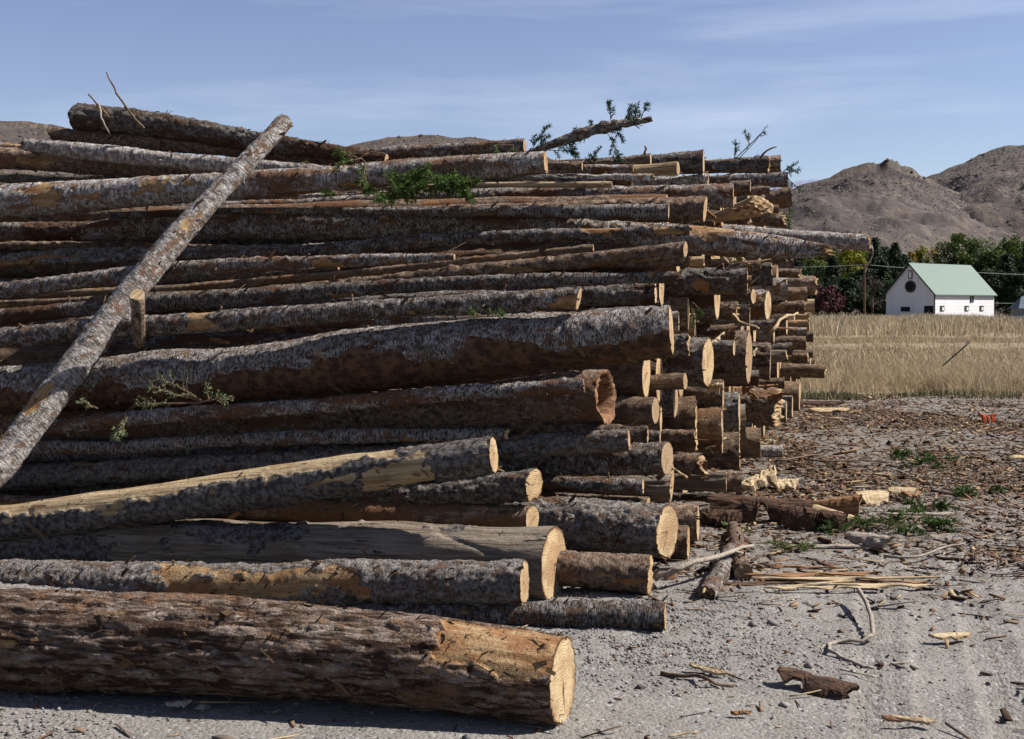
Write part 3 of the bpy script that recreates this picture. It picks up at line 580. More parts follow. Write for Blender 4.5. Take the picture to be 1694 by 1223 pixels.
log([(890, 797, 11), (1063, 803, 13)], 7.6, 'grey', 'thin grey log in broken shade right of the short thick butt', ext=3, peel=.2)
log([(900, 802, 20), (1110, 806, 21)], 8.1, 'weather', 'weathered bare grey log ending in a tan slab end at the right', ext=3, peel=1.5, torn=.02)
log([(300, 842, 14), (430, 842, 16), (600, 847, 20), (881, 858, 23)], 7.08, 'brown', 'smooth brown log with a small round end above the weathered trunk', ext=2, peel=.12, flakes=60, skew=(.25, 0))
log([(850, 858, 38), (1104, 879, 46)], 7.35, 'rough', 'massive dark barked log with a grey oval end low at the right', ext=3.5, peel=.12, flakes=140, skew=(.25, 0), key='massive')
log([(0, 905, 45), (300, 905, 44), (600, 912, 46), (917, 933, 62)], 6.75, 'weather', 'weathered grey barkless trunk with a tall pale sawn end', peel=1.2, flakes=15, pb=0, skew=(.1, 0), key='weathered', regions=[(.15, 1.0, 205, 34, 0), (1.5, 2.4, 120, 30, 0), (2.7, 3.6, 190, 40, 0), (.5, .75, 110, 10, 0)])
log([(900, 938, 26), (1074, 950, 33)], 6.7, 'red', 'red-brown log in shade on the gravel right of the tall pale end', ext=3, peel=.25, torn=.02)
log([(0, 966, 34), (300, 968, 37), (868, 966, 37)], 6.2, 'rough', 'gritty dark grey log with a long yellow bare patch, second from the bottom', peel=.12, pb=-.25, flakes=160, key='gritty', regions=[(.85, 2.0, 163, 36, 1)])
log([(300, 1020, 19), (700, 1020, 21), (1099, 1023, 24)], 5.95, 'grey', 'lone slim log lying on gravel behind the big pine butt', ext=3, peel=.22, flakes=120, key='lone', skew=(-.1, 0))
log([(0, 1058, 75), (300, 1067, 76), (500, 1082, 76), (650, 1093, 74), (850, 1118, 71), (930, 1126, 70)], 4.67, 'furrow', 'big furrowed pine log at the very front with a bright sawn end', ang=10, ext=3, peel=.14, pb=.1, flakes=150, skew=(.16, -.05), key='front', fine=.0085, regions=[(-.3, .47, 120, 42, 1), (2.1, 2.6, 168, 14, 1)])
# the leaning pole that crosses the others
dt = log([(0, 772, 28), (110, 628, 25), (215, 490, 22), (330, 350, 19), (472, 198, 14)], 9.0, 'white', 'leaning speckled pole that crosses diagonally over all the other logs', d_l=7.75, ext=1.0, peel=.40, flakes=70, key='diag', lump=.02)

# ------------------------------------------------------------------ shorter visible logs at the right end wall
# (x_left, y_left, r_left, x_right, y_right, r_right, depth, kind, peel, torn, label)
B = [
 (970, 271, 6, 1076, 263, 10, 10.0, 'red', .2, 0, 'small rust-coloured log end against the sky right of the needled branch'),
 (905, 272, 7, 963, 274, 7, 9.3, 'red', .2, 0, 'short brown end touching the large whitish log'),
 (950, 279, 8, 1047, 280, 9, 9.5, 'white', .35, .01, 'pale patchy log end beneath the small rust-coloured one'),
 (1047, 284, 10, 1121, 280, 12, 9.45, 'peeled', 1.5, 0, 'smooth tan peeled log end at the top right of the pile'),
 (1078, 270, 13, 1163, 267, 20, 10.2, 'grey', .15, 0, 'thick dark log with a tall pale rim, highest of the right group'),
 (830, 293, 9, 1000, 300, 7, 9.2, 'rough', .3, .03, 'dark flaky log right under the end of the large whitish log'),
 (940, 290, 4, 1083, 294, 6, 9.15, 'white', .1, .04, 'thin pale stem with a broken brown tip at the upper right'),
 (940, 299, 8, 1045, 303, 6, 9.3, 'brown', .3, 0, 'brown stem with a rounded end under the thin pale stem'),
 (850, 306, 5, 1012, 305, 6, 9.1, 'peeled', 1.5, 0, 'small peeled stem with bright yellow end above the straight grey log'),
 (1045, 303, 6, 1172, 295, 9, 10.3, 'white', .1, .03, 'light grey stem ending in a dark knob, upper right'),
 (1150, 297, 7, 1206, 296, 7, 10.9, 'grey', .1, 0, 'small grey log end next to the dark knob'),
 (1163, 275, 8, 1273, 271, 14, 12.2, 'rough', .2, .05, 'shaggy dark log lying high near the right corner'),
 (1240, 274, 12, 1291, 272, 14, 13.4, 'red', .3, 0, 'tan ended log at the top right corner of the pile'),
 (1200, 301, 11, 1303, 297, 13, 13.2, 'grey', .1, 0, 'grey log below the shaggy one at the right corner'),
 (1180, 309, 11, 1241, 308, 12, 11.6, 'red', .2, .01, 'brown end tucked just behind the straight grey log'),
 (1215, 317, 8, 1273, 314, 7, 12.4, 'red', .3, 0, 'narrow red-brown end left of the rounded brown log'),
 (1255, 336, 15, 1309, 324, 16, 14.3, 'brown', .1, .01, 'rounded smooth brown log sticking up at the right edge of the pile'),
 (1150, 356, 8, 1240, 362, 11, 11.1, 'red', .4, .10, 'torn brown log beneath the split pale butt'),
 (1230, 360, 11, 1298, 367, 12, 13.2, 'red', .45, .08, 'shredded reddish end above the long bent log'),
 (1230, 347, 9, 1288, 348, 9, 13.6, 'brown', .2, 0, 'dark little end behind the split pale butt'),
 (1150, 369, 5, 1182, 370, 5, 10.0, 'red', .2, 0, 'tiny pale end resting on the long bent log'),
 (1080, 431, 11, 1140, 431, 12, 9.0, 'red', .1, 0, 'dark red end right beside the rounded tan end'),
 (1110, 434, 9, 1165, 433, 9, 9.6, 'peeled', 1.5, .02, 'short pale chunk under the long bent log'),
 (1150, 438, 8, 1208, 434, 9, 10.6, 'red', .5, .06, 'log with a white torn corner below the long bent log'),
 (1180, 442, 10, 1258, 440, 10, 11.9, 'grey', .1, 0, 'grey end below the broken pointed tip'),
 (1230, 448, 13, 1277, 447, 13, 13.0, 'rough', .2, .02, 'rough little butt standing out below the broken tip'),
 (1262, 430, 7, 1300, 430, 7, 14.6, 'red', .2, 0, 'brown end high in the shade under the jutting pale log'),
 (1280, 437, 8, 1313, 436, 8, 16.0, 'grey', .3, 0, 'spotted grey end left of the yellow trees'),
 (1270, 452, 7, 1323, 452, 7, 15.6, 'red', .5, .08, 'splintered orange end at mid height of the far corner'),
 (1295, 470, 14, 1349, 474, 17, 18.6, 'red', .5, .10, 'bulky ragged orange butt at the far right edge'),
 (1200, 468, 9, 1243, 466, 9, 10.9, 'brown', .2, 0, 'brown end right of the thick shaded log'),
 (1225, 465, 9, 1278, 466, 10, 12.6, 'rough', .1, 0, 'dark end directly above the light grey drum-like log'),
 (1250, 480, 18, 1302, 480, 19, 14.2, 'white', .2, 0, 'light grey drum-like log near the far corner'),
 (1280, 488, 11, 1335, 487, 12, 16.6, 'brown', .2, 0, 'short brown cylinder right of the light grey drum-like log'),
 (1180, 489, 12, 1246, 490, 13, 10.9, 'grey', .1, 0, 'log with a small clean oval end under the thick shaded log'),
 (1200, 503, 21, 1270, 505, 23, 12.2, 'grey', .1, 0, 'log with a larger clean oval end, fully lit, near the far corner'),
 (1120, 512, 28, 1240, 512, 26, 11.6, 'rough', .1, 0, 'wide log in deep shade behind the clean oval ends'),
 (1150, 514, 15, 1221, 515, 16, 10.6, 'red', .2, .05, 'shaded log with a narrow splintered pale end'),
 (1250, 512, 11, 1331, 509, 11, 15.6, 'red', .4, .02, 'orange streaked log right of the larger clean oval end'),
 (1300, 507, 11, 1347, 506, 11, 18.2, 'peeled', 1.5, 0, 'tan butt at the edge beneath the bulky ragged one'),
 (1290, 537, 7, 1336, 536, 7, 17.0, 'brown', .2, 0, 'small dark cylinder below the white twisted splinter'),
 (1230, 540, 8, 1284, 538, 9, 13.4, 'grey', .2, 0, 'stubby grey log left of the white twisted splinter'),
 (1290, 524, 7, 1340, 525, 7, 18.0, 'peeled', .8, .06, 'torn yellow end at the far edge over the small dark cylinder'),
 (1280, 549, 7, 1335, 549, 7, 16.4, 'grey', .1, 0, 'thin dark log above the three short stacked ends at the far edge'),
 (1310, 556, 9, 1345, 557, 9, 18.6, 'red', .3, 0, 'reddish log end standing furthest right of the short ends'),
 (1270, 566, 10, 1333, 567, 11, 16.0, 'brown', .1, 0, 'brown cylinder below the thin dark log'),
 (1270, 580, 10, 1311, 578, 10, 14.8, 'rough', .1, 0, 'rough dark end left of the brown cylinder'),
 (1300, 586, 7, 1344, 585, 7, 18.2, 'red', .1, 0, 'slim log with a pinkish white end at the far edge'),
 (1295, 593, 9, 1336, 593, 8, 17.0, 'brown', .3, .03, 'cracked brown end under the slim pinkish one'),
 (1262, 590, 9, 1302, 590, 10, 14.2, 'weather', 1.5, .04, 'weathered split stump end above the long protruding log'),
 (1250, 611, 11, 1366, 615, 12, 16.8, 'brown', .15, .05, 'long dark log sticking out low over the dry grass'),
 (1285, 641, 13, 1317, 641, 14, 20.6, 'rough', .1, 0, 'farthest dark log end standing on the yard at the grass edge'),
 (1250, 635, 8, 1298, 635, 9, 15.0, 'red', .3, 0, 'small brown end below the long protruding log'),
 (1090, 554, 12, 1215, 550, 14, 10.4, 'furrow', .1, 0, 'furrowed brown log lying above the two tall oval ends'),
 (1180, 592, 30, 1274, 599, 31, 12.6, 'furrow', .1, 0, 'thick furrowed log right of the two tall oval ends'),
 (1140, 588, 42, 1239, 590, 43, 10.7, 'red', .1, 0, 'fat log whose narrow tall pale end leans to the right'),
 (1080, 598, 40, 1171, 600, 41, 9.0, 'rough', .15, 0, 'fat log with the tallest wide pale oval end at the right'),
 (1130, 572, 12, 1214, 574, 13, 10.0, 'grey', .1, 0, 'grey log with a cream end between the two tall oval ends'),
 (1030, 634, 10, 1134, 629, 14, 8.3, 'brown', .2, 0, 'stubby log with a round cream end beneath the biggest grey log'),
 (1060, 574, 22, 1140, 573, 20, 8.4, 'rough', .2, .03, 'dark butt peeping out behind the end of the biggest grey log'),
 (1060, 532, 16, 1122, 532, 17, 8.0, 'white', .1, 0, 'narrow light grey end close behind the biggest grey log'),
 (1060, 519, 28, 1138, 519, 31, 8.9, 'red', .1, 0, 'red-brown log with a tall cream sliver of end above the biggest log'),
 (1090, 538, 17, 1149, 538, 18, 9.5, 'peeled', 1.5, 0, 'thin bright sliver of an end left of the furrowed brown log'),
 (1000, 678, 21, 1085, 679, 22, 8.0, 'brown', .2, 0, 'log with a pink oval end right of the hollow log'),
 (1030, 694, 23, 1093, 696, 23, 8.4, 'red', .2, 0, 'log showing only a pale crescent behind the pink oval end'),
 (1080, 703, 38, 1150, 701, 46, 9.45, 'brown', .2, .04, 'broad root-covered butt, tan and hairy, right of the pink oval end'),
 (1110, 712, 38, 1194, 713, 40, 9.75, 'brown', .1, .01, 'wide trunk with tangled dry roots over its right end'),
 (1120, 652, 25, 1196, 655, 27, 9.9, 'red', .3, 0, 'glossy reddish end just below the tallest pale oval end'),
 (1160, 680, 33, 1223, 680, 33, 11.0, 'rough', .1, 0, 'dark shaded trunk above the narrow upright slab end'),
 (1190, 703, 33, 1233, 703, 34, 11.3, 'weather', 1.5, 0, 'narrow upright weathered slab end at the lower right wall'),
 (1210, 668, 32, 1285, 674, 32, 13.3, 'red', .5, .12, 'large torn brown stump end at the right wall'),
 (1200, 627, 13, 1255, 628, 13, 11.9, 'grey', .1, 0, 'small grey log with dark end above the large torn stump end'),
 (1190, 731, 26, 1258, 733, 26, 12.2, 'brown', .2, 0, 'smooth brown log on the yard behind the narrow slab end'),
 (1220, 747, 11, 1295, 749, 12, 12.9, 'white', .1, 0, 'whitish short log lying outermost on the yard at the pile foot'),
 (1130, 754, 42, 1222, 757, 43, 10.3, 'brown', .3, .02, 'large olive-brown rounded butt at the lower right wall'),
 (1060, 722, 11, 1148, 723, 12, 9.05, 'red', .3, .01, 'short dark stub with flaky end before the root-covered butt'),
 (1040, 721, 9, 1091, 723, 10, 8.0, 'rough', .2, 0, 'small cut stub just right of the long rough log end'),
 (1080, 793, 16, 1201, 797, 18, 9.3, 'weather', 1.5, 0, 'bare grey-brown cylinder lying low at the right wall'),
 (1170, 798, 19, 1227, 800, 20, 10.0, 'red', .5, 0, 'tan end piece touching the bare grey-brown cylinder'),
 (1050, 822, 7, 1217, 824, 7, 9.4, 'rough', .2, 0, 'thin dark pole lying under the bare grey-brown cylinder'),
 (1090, 865, 30, 1154, 866, 31, 8.15, 'red', .15, 0, 'upright-looking square cut log right of the massive dark log'),
 (1080, 896, 27, 1139, 896, 27, 7.65, 'red', .2, 0, 'red-brown stub on the gravel by the grey oval end'),
 (1120, 856, 22, 1173, 856, 22, 8.9, 'rough', .1, 0, 'last dark stub in the row at the foot of the right wall'),
 (1090, 768, 16, 1165, 770, 18, 9.2, 'red', .9, .08, 'crumbling orange chunk in the gap above the bare grey-brown cylinder'),
]
SK = {1246: .25, 1270: .15, 1239: .04, 1171: .12, 1214: .05, 1134: .12, 1085: .12, 1121: .08, 1194: -.02}
for (xl, yl, rl, xr, yr, rr, d, k, pe, to, lab) in B:
    far = d > 11
    L_ = 4.6
    log([(xl, yl, rl), (xr, yr, rr)], d, k, lab, ext=L_, peel=pe, torn=to, skew=(SK.get(xr, -.10+.05*((xr*7) % 3)/2) if not to else 0, 0), flakes=60 if far else 90, group='logs whose ends form the right end wall', fine=max(.013, d/F*2.6))
# split pale butt facing up and out
log([(1190, 358, 9), (1262, 338, 18)], 10.6, 'peeled', 'split pale yellow butt, bright and bark-free, tilted up at the upper right', ang=52, ext=.5, peel=1.5, torn=.07, skew=(.3, -.5), flakes=20)
# short poles lying on the gravel beside the pile
def ground_log(p, kind, label, peel, torn, key=None, torn_l=0.0):
    W = [(Vector((*gp(x, y, h).xy, h)), r) for (x, y, h, r) in p]
    return log(None, 0, kind, label, ext=0, peel=peel, torn=torn, tornl=torn_l, flakes=90, world=W, fine=.014, key=key)
ground_log([(1211, 872, .05, .045), (1222, 915, .05, .05), (1232, 948, .055, .055)], 'red', 'short brown pole on the gravel pointing at the viewer, round broken end', .3, .02)
ground_log([(1213, 912, .06, .05), (1190, 945, .05, .055), (1163, 985, .035, .05)], 'grey', 'short grey pole on the gravel with a splintered white tip', .35, .13)

# ------------------------------------------------------------------ the other logs inside the pile
a16 = R_(ANG); ua = Vector((math.cos(a16), -math.sin(a16), 0))
def wz(p): return (p.x*math.sin(a16)+p.y*math.cos(a16), p.z)
def lx(p): return p.x*math.cos(a16)-p.y*math.sin(a16)
CIR = []
for A_, B_, r, W in LOGS:
    for f in (0, .25, .5, .75, 1):
        i = f*(len(W)-1); a = int(i); b = min(a+1, len(W)-1); pp = W[a][0].lerp(W[b][0], i-a); CIR.append((*wz(pp), max(W[a][1], W[b][1]), lx(pp)))
SEG = []
for A_, B_, r, W in LOGS:
    for (a, ra), (b, rb) in zip(W, W[1:]): SEG.append((np.array(a), np.array(b), max(ra, rb)))
SA = np.array([s[0] for s in SEG]); SB = np.array([s[1] for s in SEG]); SR = np.array([s[2] for s in SEG])
def clear(P, Q, r):
    ok = True
    for t in np.linspace(0, 1, 24):
        c = P+(Q-P)*t; ab = SB-SA; u = np.clip(((c-SA)*ab).sum(1)/np.maximum((ab*ab).sum(1), 1e-9), 0, 1)
        dd = np.linalg.norm(SA+ab*u[:, None]-c, axis=1)
        if (dd < (SR+r)*.94).any(): return False
    return True
fill = []; rs = np.random.default_rng(3)
WFz, WFw = [0, .5, 1.45, 2.0, 2.7, 3.3], [7.3, 7.45, 8.1, 8.7, 9.6, 10.3]
TPw, TPz = [9, 10, 11.5, 13.8, 15.6, 16.4, 19, 21.5], [2.35, 2.62, 2.85, 2.98, 3.0, 2.1, 1.85, 1.0]
for r, tries in ((.22, 500), (.18, 1500), (.15, 3000), (.12, 5000), (.10, 6000)):
    for _ in range(tries):
        if len(fill) > 165: break
        wv = rs.uniform(7.2, 21.2); z = rs.uniform(r+.01, 3.2)
        if wv-r < np.interp(z, WFz, WFw) or z+r > np.interp(wv, TPw, TPz): continue
        if any((wv-a)**2+(z-b)**2 < ((r+c)*.98)**2 for a, b, c in fill): continue
        # right end on the end wall, set a little back
        d = (wv-(-1.5)*math.sin(a16))/(math.cos(a16)+.33*math.sin(a16)); x = -1.5+.33*d-rs.uniform(.12, .55)
        s1 = x*math.cos(a16)-d*math.sin(a16)
        Pr = ua*s1+Vector((math.sin(a16), math.cos(a16), 0))*wv+Vector((0, 0, z)); Ln = 7.6 if wv < 11 else 5.0
        Pl = Pr-ua*Ln
        if not clear(np.array(Pl), np.array(Pr), r): continue
        fill.append((wv, z, r))
        kd = ['grey', 'rough', 'red', 'brown'][rs.integers(4)]
        log(None, 0, kd, 'bark-covered log buried inside the pile, seen only through dark gaps', ext=0, peel=.15, flakes=0, world=[(Pl, r*1.0), (Pr, r)], fine=.07, group='logs buried deep inside the pile')
print('fillers', len(fill), 'logs', len(LOGS))
# ------------------------------------------------------------------ branches, boughs, twigs
def rv(a=1.0): return Vector((random.gauss(0, 1), random.gauss(0, 1), random.gauss(0, 1))).normalized()*a
def needles_on(mbn, P, dens, nl, wd, t0, spread=1.0):
    for a, b in zip(P, P[1:]):
        d = (b-a); n = max(1, int(d.length*dens)); d = d.normalized()
        for _ in range(n):
            o = a.lerp(b, random.random()); s = d.cross(rv()).normalized(); nd = (d*.75+s*spread).normalized()*nl*random.uniform(.6, 1.15); ww = nd.cross(rv()).normalized()*wd
            mbn.add([o-ww*.5, o+ww*.5, o+nd+ww*.2, o+nd-ww*.2], [(0, 1, 2, 3)], min(1, max(0, t0+random.uniform(-.22, .25))))
def path(base, dirn, ln, n, wob, droop=0.0):
    P = [base.copy()]; d = dirn.normalized()
    for i in range(n):
        d = (d+rv(wob)+Vector((0, 0, -droop/n))).normalized(); P.append(P[-1]+d*ln/n)
    return P
def spray(base, dirn, ln, mbs, mbn, r=.006, side=7, dens=420, nl=.026, wd=.005, t0=.5, wob=.12, droop=.2, depth=1, stem_r=None):
    P = path(base, dirn, ln, 7, wob, droop); mbs.tube(P, [r*(1-.75*i/7) for i in range(8)], 5)
    needles_on(mbn, P[3:] if depth else P, dens, nl, wd, t0)
    if depth:
        for k in range(side):
            i = random.randint(1, 6); d0 = (P[i+1]-P[i]).normalized(); sd_ = d0.cross(rv()).normalized(); spray(P[i].lerp(P[i+1], random.random()), d0*.8+sd_*.9, ln*random.uniform(.25, .5)*(1.1-i/9), mbs, mbn, r*.5, 0, dens, nl, wd, t0, wob, droop, depth-1)
            if depth == 1 and random.random() < .8:
                pass
def bough(name, label, items, mat, group=None, cat='branch'):
    base = items[0][0]; t = thing(name, label, cat, base, None, group)
    ms, mn = MB(), MB()
    for it in items:
        b, d, ln = it[:3]; kw = it[3] if len(it) > 3 else {}
        spray(b-base, d, ln, ms, mn, **kw)
    for i1, i2 in zip(items, items[1:]):
        if (i1[0]-i2[0]).length > .004: ms.tube([i1[0]-base, (i1[0]+i2[0])*.5-base+rv(.004), i2[0]-base], .005, 5)
    ms.build('stem', M['twig'], t); o_ = mn.build('needles', M[mat], t); return t
V3 = Vector
# dark bare-ended branch log with hanging sprays against the sky
W = world_pts([(876, 253, 4), (905, 243, 7), (965, 221, 9), (1010, 209, 8), (1078, 197, 5)], 9.1, 8)
t = log(None, 0, 'rough', 'crooked thin trunk with green sprays rising into the sky above the pile', ext=0, peel=.1, torn=.02, flakes=200, world=W, fine=.012, cat='branch', name='branch')
inv = Matrix.LocRotScale(t.location, t.rotation_quaternion, None).inverted()
rotq = t.rotation_quaternion.inverted()
for (px, py, dx, dz, ln, sd_) in [(1012, 207, -.2, 1, .22, 6), (1030, 204, .35, 1, .2, 6), (1045, 200, .5, 1, .17, 6), (1060, 198, .35, 1, .16, 5), (1035, 206, -.3, -.2, .18, 5), (980, 217, -.1, .6, .1, 3), (880, 250, .5, 1, .28, 6), (884, 247, .9, .8, .2, 4), (1000, 212, .7, -1.1, .34, 7), (1015, 209, .3, -.4, .18, 4), (950, 226, .1, .9, .09, 3), (905, 248, 1, -.1, .3, 6), (925, 243, 1, .25, .2, 6), (940, 238, .5, -.7, .15, 4)]:
    ms, mn = MB(), MB(); b = unp(px, py, 9.1+random.uniform(-.05, .15)); spray(inv @ b, rotq @ Vector((dx, random.uniform(-.5, .3), dz)), ln*.8, ms, mn, r=.004, side=sd_+3, dens=480, nl=.028, wd=.006, t0=.5, droop=.1)
    st = ms.build('side_twig', M['twig'], t); mn.build('needles', M['bluegreen'], st)
def bq(px, py, d, dx, dy, dz, ln, **k):
    k.setdefault('dens', 420); k.setdefault('nl', .026); k.setdefault('wd', .0055); return (unp(px, py, d), Vector((dx, dy, dz)), ln, k)
bough('green_bough', 'bright green bough tucked under the large whitish log, centre', [bq(x, y, 8.78+random.uniform(-.1, .05), random.choice((-1, 1))*random.uniform(.5, 1), -.6, random.uniform(-.2, .35), random.uniform(.16, .30), side=12, dens=520, t0=.5, wd=.006, nl=.03) for x, y in [(648, 312), (665, 308), (690, 304), (712, 301), (735, 299), (752, 300), (770, 299), (790, 298), (640, 318), (700, 308), (760, 304), (675, 314), (655, 322), (725, 306), (745, 312), (685, 316), (775, 306), (640, 310), (715, 314), (660, 305)]], 'needles')
bough('green_bough', 'small green bough hanging over the front of the large whitish log', [bq(x, y, 8.86, dx, -.5, dz, ln, side=7, t0=.6) for x, y, dx, dz, ln in [(598, 262, -.6, -.2, .2), (604, 268, -.1, -1, .22), (590, 260, -1, .3, .18), (606, 285, 0, -1, .16), (578, 258, -1, .1, .12)]], 'needles')
bough('green_bough', 'wispy green bough low at the left part of the centre gap', [bq(x, y, 8.9, dx, -.5, dz, ln, side=6, t0=.35) for x, y, dx, dz, ln in [(575, 318, -1, -.1, .2), (590, 316, .8, -.2, .2), (560, 318, -.8, .2, .15), (616, 320, .7, .1, .15)]], 'needles')
bough('green_sprig', 'tiny green sprig on the sloping reddish log, upper left', [bq(206, 262, 10.2, .5, -.6, .5, .09, side=5), bq(215, 263, 10.2, .8, -.6, .2, .08, side=4), bq(180, 268, 10.2, -.5, -.6, .2, .07, side=4)], 'needles')
bough('green_sprig', 'small green sprig hanging from the slim log end against the sky', [bq(820, 240, 9.4, .1, -.7, -.8, .12, side=6), bq(848, 240, 9.4, .1, -.7, -.9, .11, side=6)], 'needles')
bough('green_sprig', 'green sprig standing beside the pale sawn wedge on the biggest log', [bq(800, 524, 7.2, -.7, -.5, .4, .10, side=6), bq(806, 523, 7.2, .7, -.5, .5, .09, side=6), bq(812, 524, 7.2, 1, -.5, .2, .08, side=4)], 'needles')
bough('pale_bough', 'pale green bough lying below the biggest grey log at the left', [bq(x, y, 7.3, dx, -.25, dz, ln, side=9, dens=230, nl=.017, t0=.5, droop=.1) for x, y, dx, dz, ln in [(330, 664, -.9, .55, .30), (334, 664, -1, .9, .30), (325, 668, -1, .15, .34), (338, 664, .9, .2, .22), (300, 668, -1, .1, .22), (345, 664, 1, .3, .16), (345, 660, -.2, 1, .10)]], 'drygreen')
bough('pale_sprig', 'pale sprig dangling in the dark gap below the pale bough', [bq(210, 690, 7.1, -.4, -.4, -.8, .13, side=7, t0=.5), bq(205, 695, 7.1, -.7, -.3, -.9, .12, side=6), bq(196, 705, 7.05, -.2, -.3, -1, .06, side=4)], 'drygreen')
bough('pale_sprig', 'lone pale sprig lying on the slim streaked log near the pole', [bq(162, 676, 7.5, -.8, -.3, .5, .12, side=5, t0=.6)], 'drygreen')
bough('needled_twig', 'tall needled twig standing above the right end of the pile', [bq(1222, 263, 11.6, .72, 0, .75, .40, side=3, dens=60, t0=.6, r=.005, wob=.06, droop=-.1), bq(1216, 263, 11.6, -.15, 0, 1, .19, side=6, t0=.6), bq(1240, 240, 11.6, -.2, 0, 1, .14, side=6, t0=.6), bq(1256, 224, 11.6, .7, 0, .6, .06, side=4, t0=.7)], 'bluegreen')
bough('hanging_bough', 'brownish bough curling over the far top corner of the pile', [bq(1296, 284, 13.2, .8, -.2, .7, .2, side=7, t0=.7), bq(1300, 288, 13.2, 1, -.2, .2, .17, side=7, t0=.75), bq(1302, 295, 13.2, .8, -.2, -.8, .2, side=7, t0=.75)], 'bluegreen')
bough('hanging_bough', 'green bough trailing down the far corner of the pile', [bq(1306, 340, 14.3, .05, -.3, -1, .3, side=9, t0=.5), bq(1305, 352, 14.3, -.1, -.3, -1, .2, side=8, t0=.5)], 'needles')
bough('green_sprig', 'green sprig wedged between the thick dark log and grey stem, upper right', [bq(1130, 290, 10.0, -.7, -.5, .6, .14, side=5), bq(1130, 290, 10.0, .6, -.5, -.2, .12, side=5)], 'bluegreen')
bough('green_sprig', 'leafy sprig poking out near the bright sliver of an end', [bq(1143, 505, 9.3, .1, -.5, -.9, .16, side=7), bq(1146, 500, 9.3, .4, -.5, -.6, .12, side=6)], 'needles')
bough('green_sprig', 'small spruce sprig standing on top right of the needled branch foot', [bq(985, 272, 9.5, -.4, 0, 1, .09, side=5, t0=.6), bq(975, 270, 9.5, .5, 0, 1, .16, side=6, t0=.6), bq(960, 272, 9.5, .9, 0, .5, .14, side=5, t0=.6)], 'bluegreen')
# ground greenery
def gb(x, y, ln, dz=.25, **k): p = gp(x, y, .03); return (p, Vector((random.choice((-1, 1))*random.uniform(.6, 1), random.uniform(-.5, .5), dz)), ln, k)
bough('green_bough', 'largest green bough lying among the litter right of the pile foot', [gb(x, y, .22, side=9, nl=.028, wd=.005, t0=.45) for x, y in [(1432, 872), (1450, 870), (1466, 868), (1480, 866), (1492, 862), (1500, 872), (1460, 876), (1505, 868)]], 'needles')
bough('green_bough', 'dark green bough lying at the tip of the dark bark slab', [gb(x, y, .2, side=8, nl=.028, wd=.005, t0=.25) for x, y in [(1352, 874), (1365, 872), (1390, 878), (1402, 876), (1340, 868), (1410, 870)]], 'needles')
bough('green_bough', 'flat yellow green bough on the gravel right of the short poles', [gb(x, y, .13, .15, side=7, nl=.022, wd=.005, t0=.75) for x, y in [(1276, 908), (1290, 906), (1300, 903), (1310, 910), (1318, 906)]], 'needles')
bough('green_bough', 'yellowish sprig patch by the white chip at the pile foot', [gb(x, y, .12, .15, side=6, nl=.022, wd=.005, t0=.7) for x, y in [(1222, 874), (1235, 876), (1248, 880)]], 'needles')
for i, (x, y, lab) in enumerate([(1536, 770, 'green bough far out on the litter, below the leaning post'), (1560, 760, 'green clump beside the far bough on the litter'), (1632, 812, 'dim green patch of needles at the right margin of the litter'), (1530, 875, 'small green tuft right of the largest ground bough'), (1480, 755, 'dull green bough lying mid yard'), (1535, 840, 'thin green sprig between the pale bark plates and right edge')]):
    bough('green_bough', lab, [gb(x+random.uniform(-14, 14), y+random.uniform(-4, 4), .22, .12, side=8, nl=.03, wd=.008, t0=.3) for _ in range(4)], 'needles', 'green boughs scattered over the yard')
# bare twigs
def stick(name, label, pts, rad, mat, cat='stick', n=6, wob=.12, parent=None, side=None):
    t = thing(name, label, cat, pts[0]); m_ = MB(); P = [p-pts[0] for p in pts]
    Q = [P[0]]
    for a, b in zip(P, P[1:]): Q += [a.lerp(b, .5)+rv(rad*.6), b]
    m_.tube(Q, [rad*(1-.55*i/len(Q)) for i in range(len(Q))], n, wob=wob); m_.build('wood', M[mat], t, True)
    if side:
        m2 = MB()
        for sp_ in side: m2.tube([p-pts[0] for p in sp_], [rad*.5]*(len(sp_)-1)+[rad*.2], 5)
        m2.build('side_twig', M[mat], t, True)
    return t
stick('twig', 'long bare bent twig sticking up into the sky from the highest log', [unp(238, 212, 9.9), unp(213, 183, 9.9), unp(192, 154, 9.9), unp(185, 138, 9.9), unp(176, 119, 9.9)], .011, 'twig')
stick('twig', 'shorter bare twig rising behind the butt of the highest log', [unp(180, 195, 10.1), unp(160, 172, 10.1), unp(146, 156, 10.1)], .012, 'twig')
stick('twig', 'thin curved twig hanging in front of the butt of the highest log', [unp(163, 172, 9.75), unp(167, 195, 9.72), unp(173, 207, 9.7), unp(181, 221, 9.72)], .010, 'greystick')
stick('twig', 'dark bare twig pointing up at the top right corner of the pile', [unp(1258, 262, 12), unp(1268, 250, 12), unp(1285, 243, 12)], .012, 'twig')
stick('twig', 'tiny forked twig standing on the small rust-coloured log end', [unp(1066, 256, 9.9), unp(1069, 246, 9.9), unp(1066, 242, 9.9)], .012, 'twig')
stick('twig', 'long pale strip of bark hanging from the tip of the jutting log', [unp(1441, 405, 12.35), unp(1444, 420, 12.35), unp(1434, 440, 12.35), unp(1430, 458, 12.35)], .010, 'greystick')
stick('twig', 'fine upright twig above the tip of the jutting log', [unp(1440, 395, 12.35), unp(1438, 374, 12.35)], .006, 'greystick')
stick('splinter', 'white twisted splinter of wood at the far end wall', [unp(1277, 548, 13.2), unp(1290, 530, 13.4), unp(1303, 522, 13.6), unp(1320, 518, 13.9)], .02, 'palewood', wob=.5)
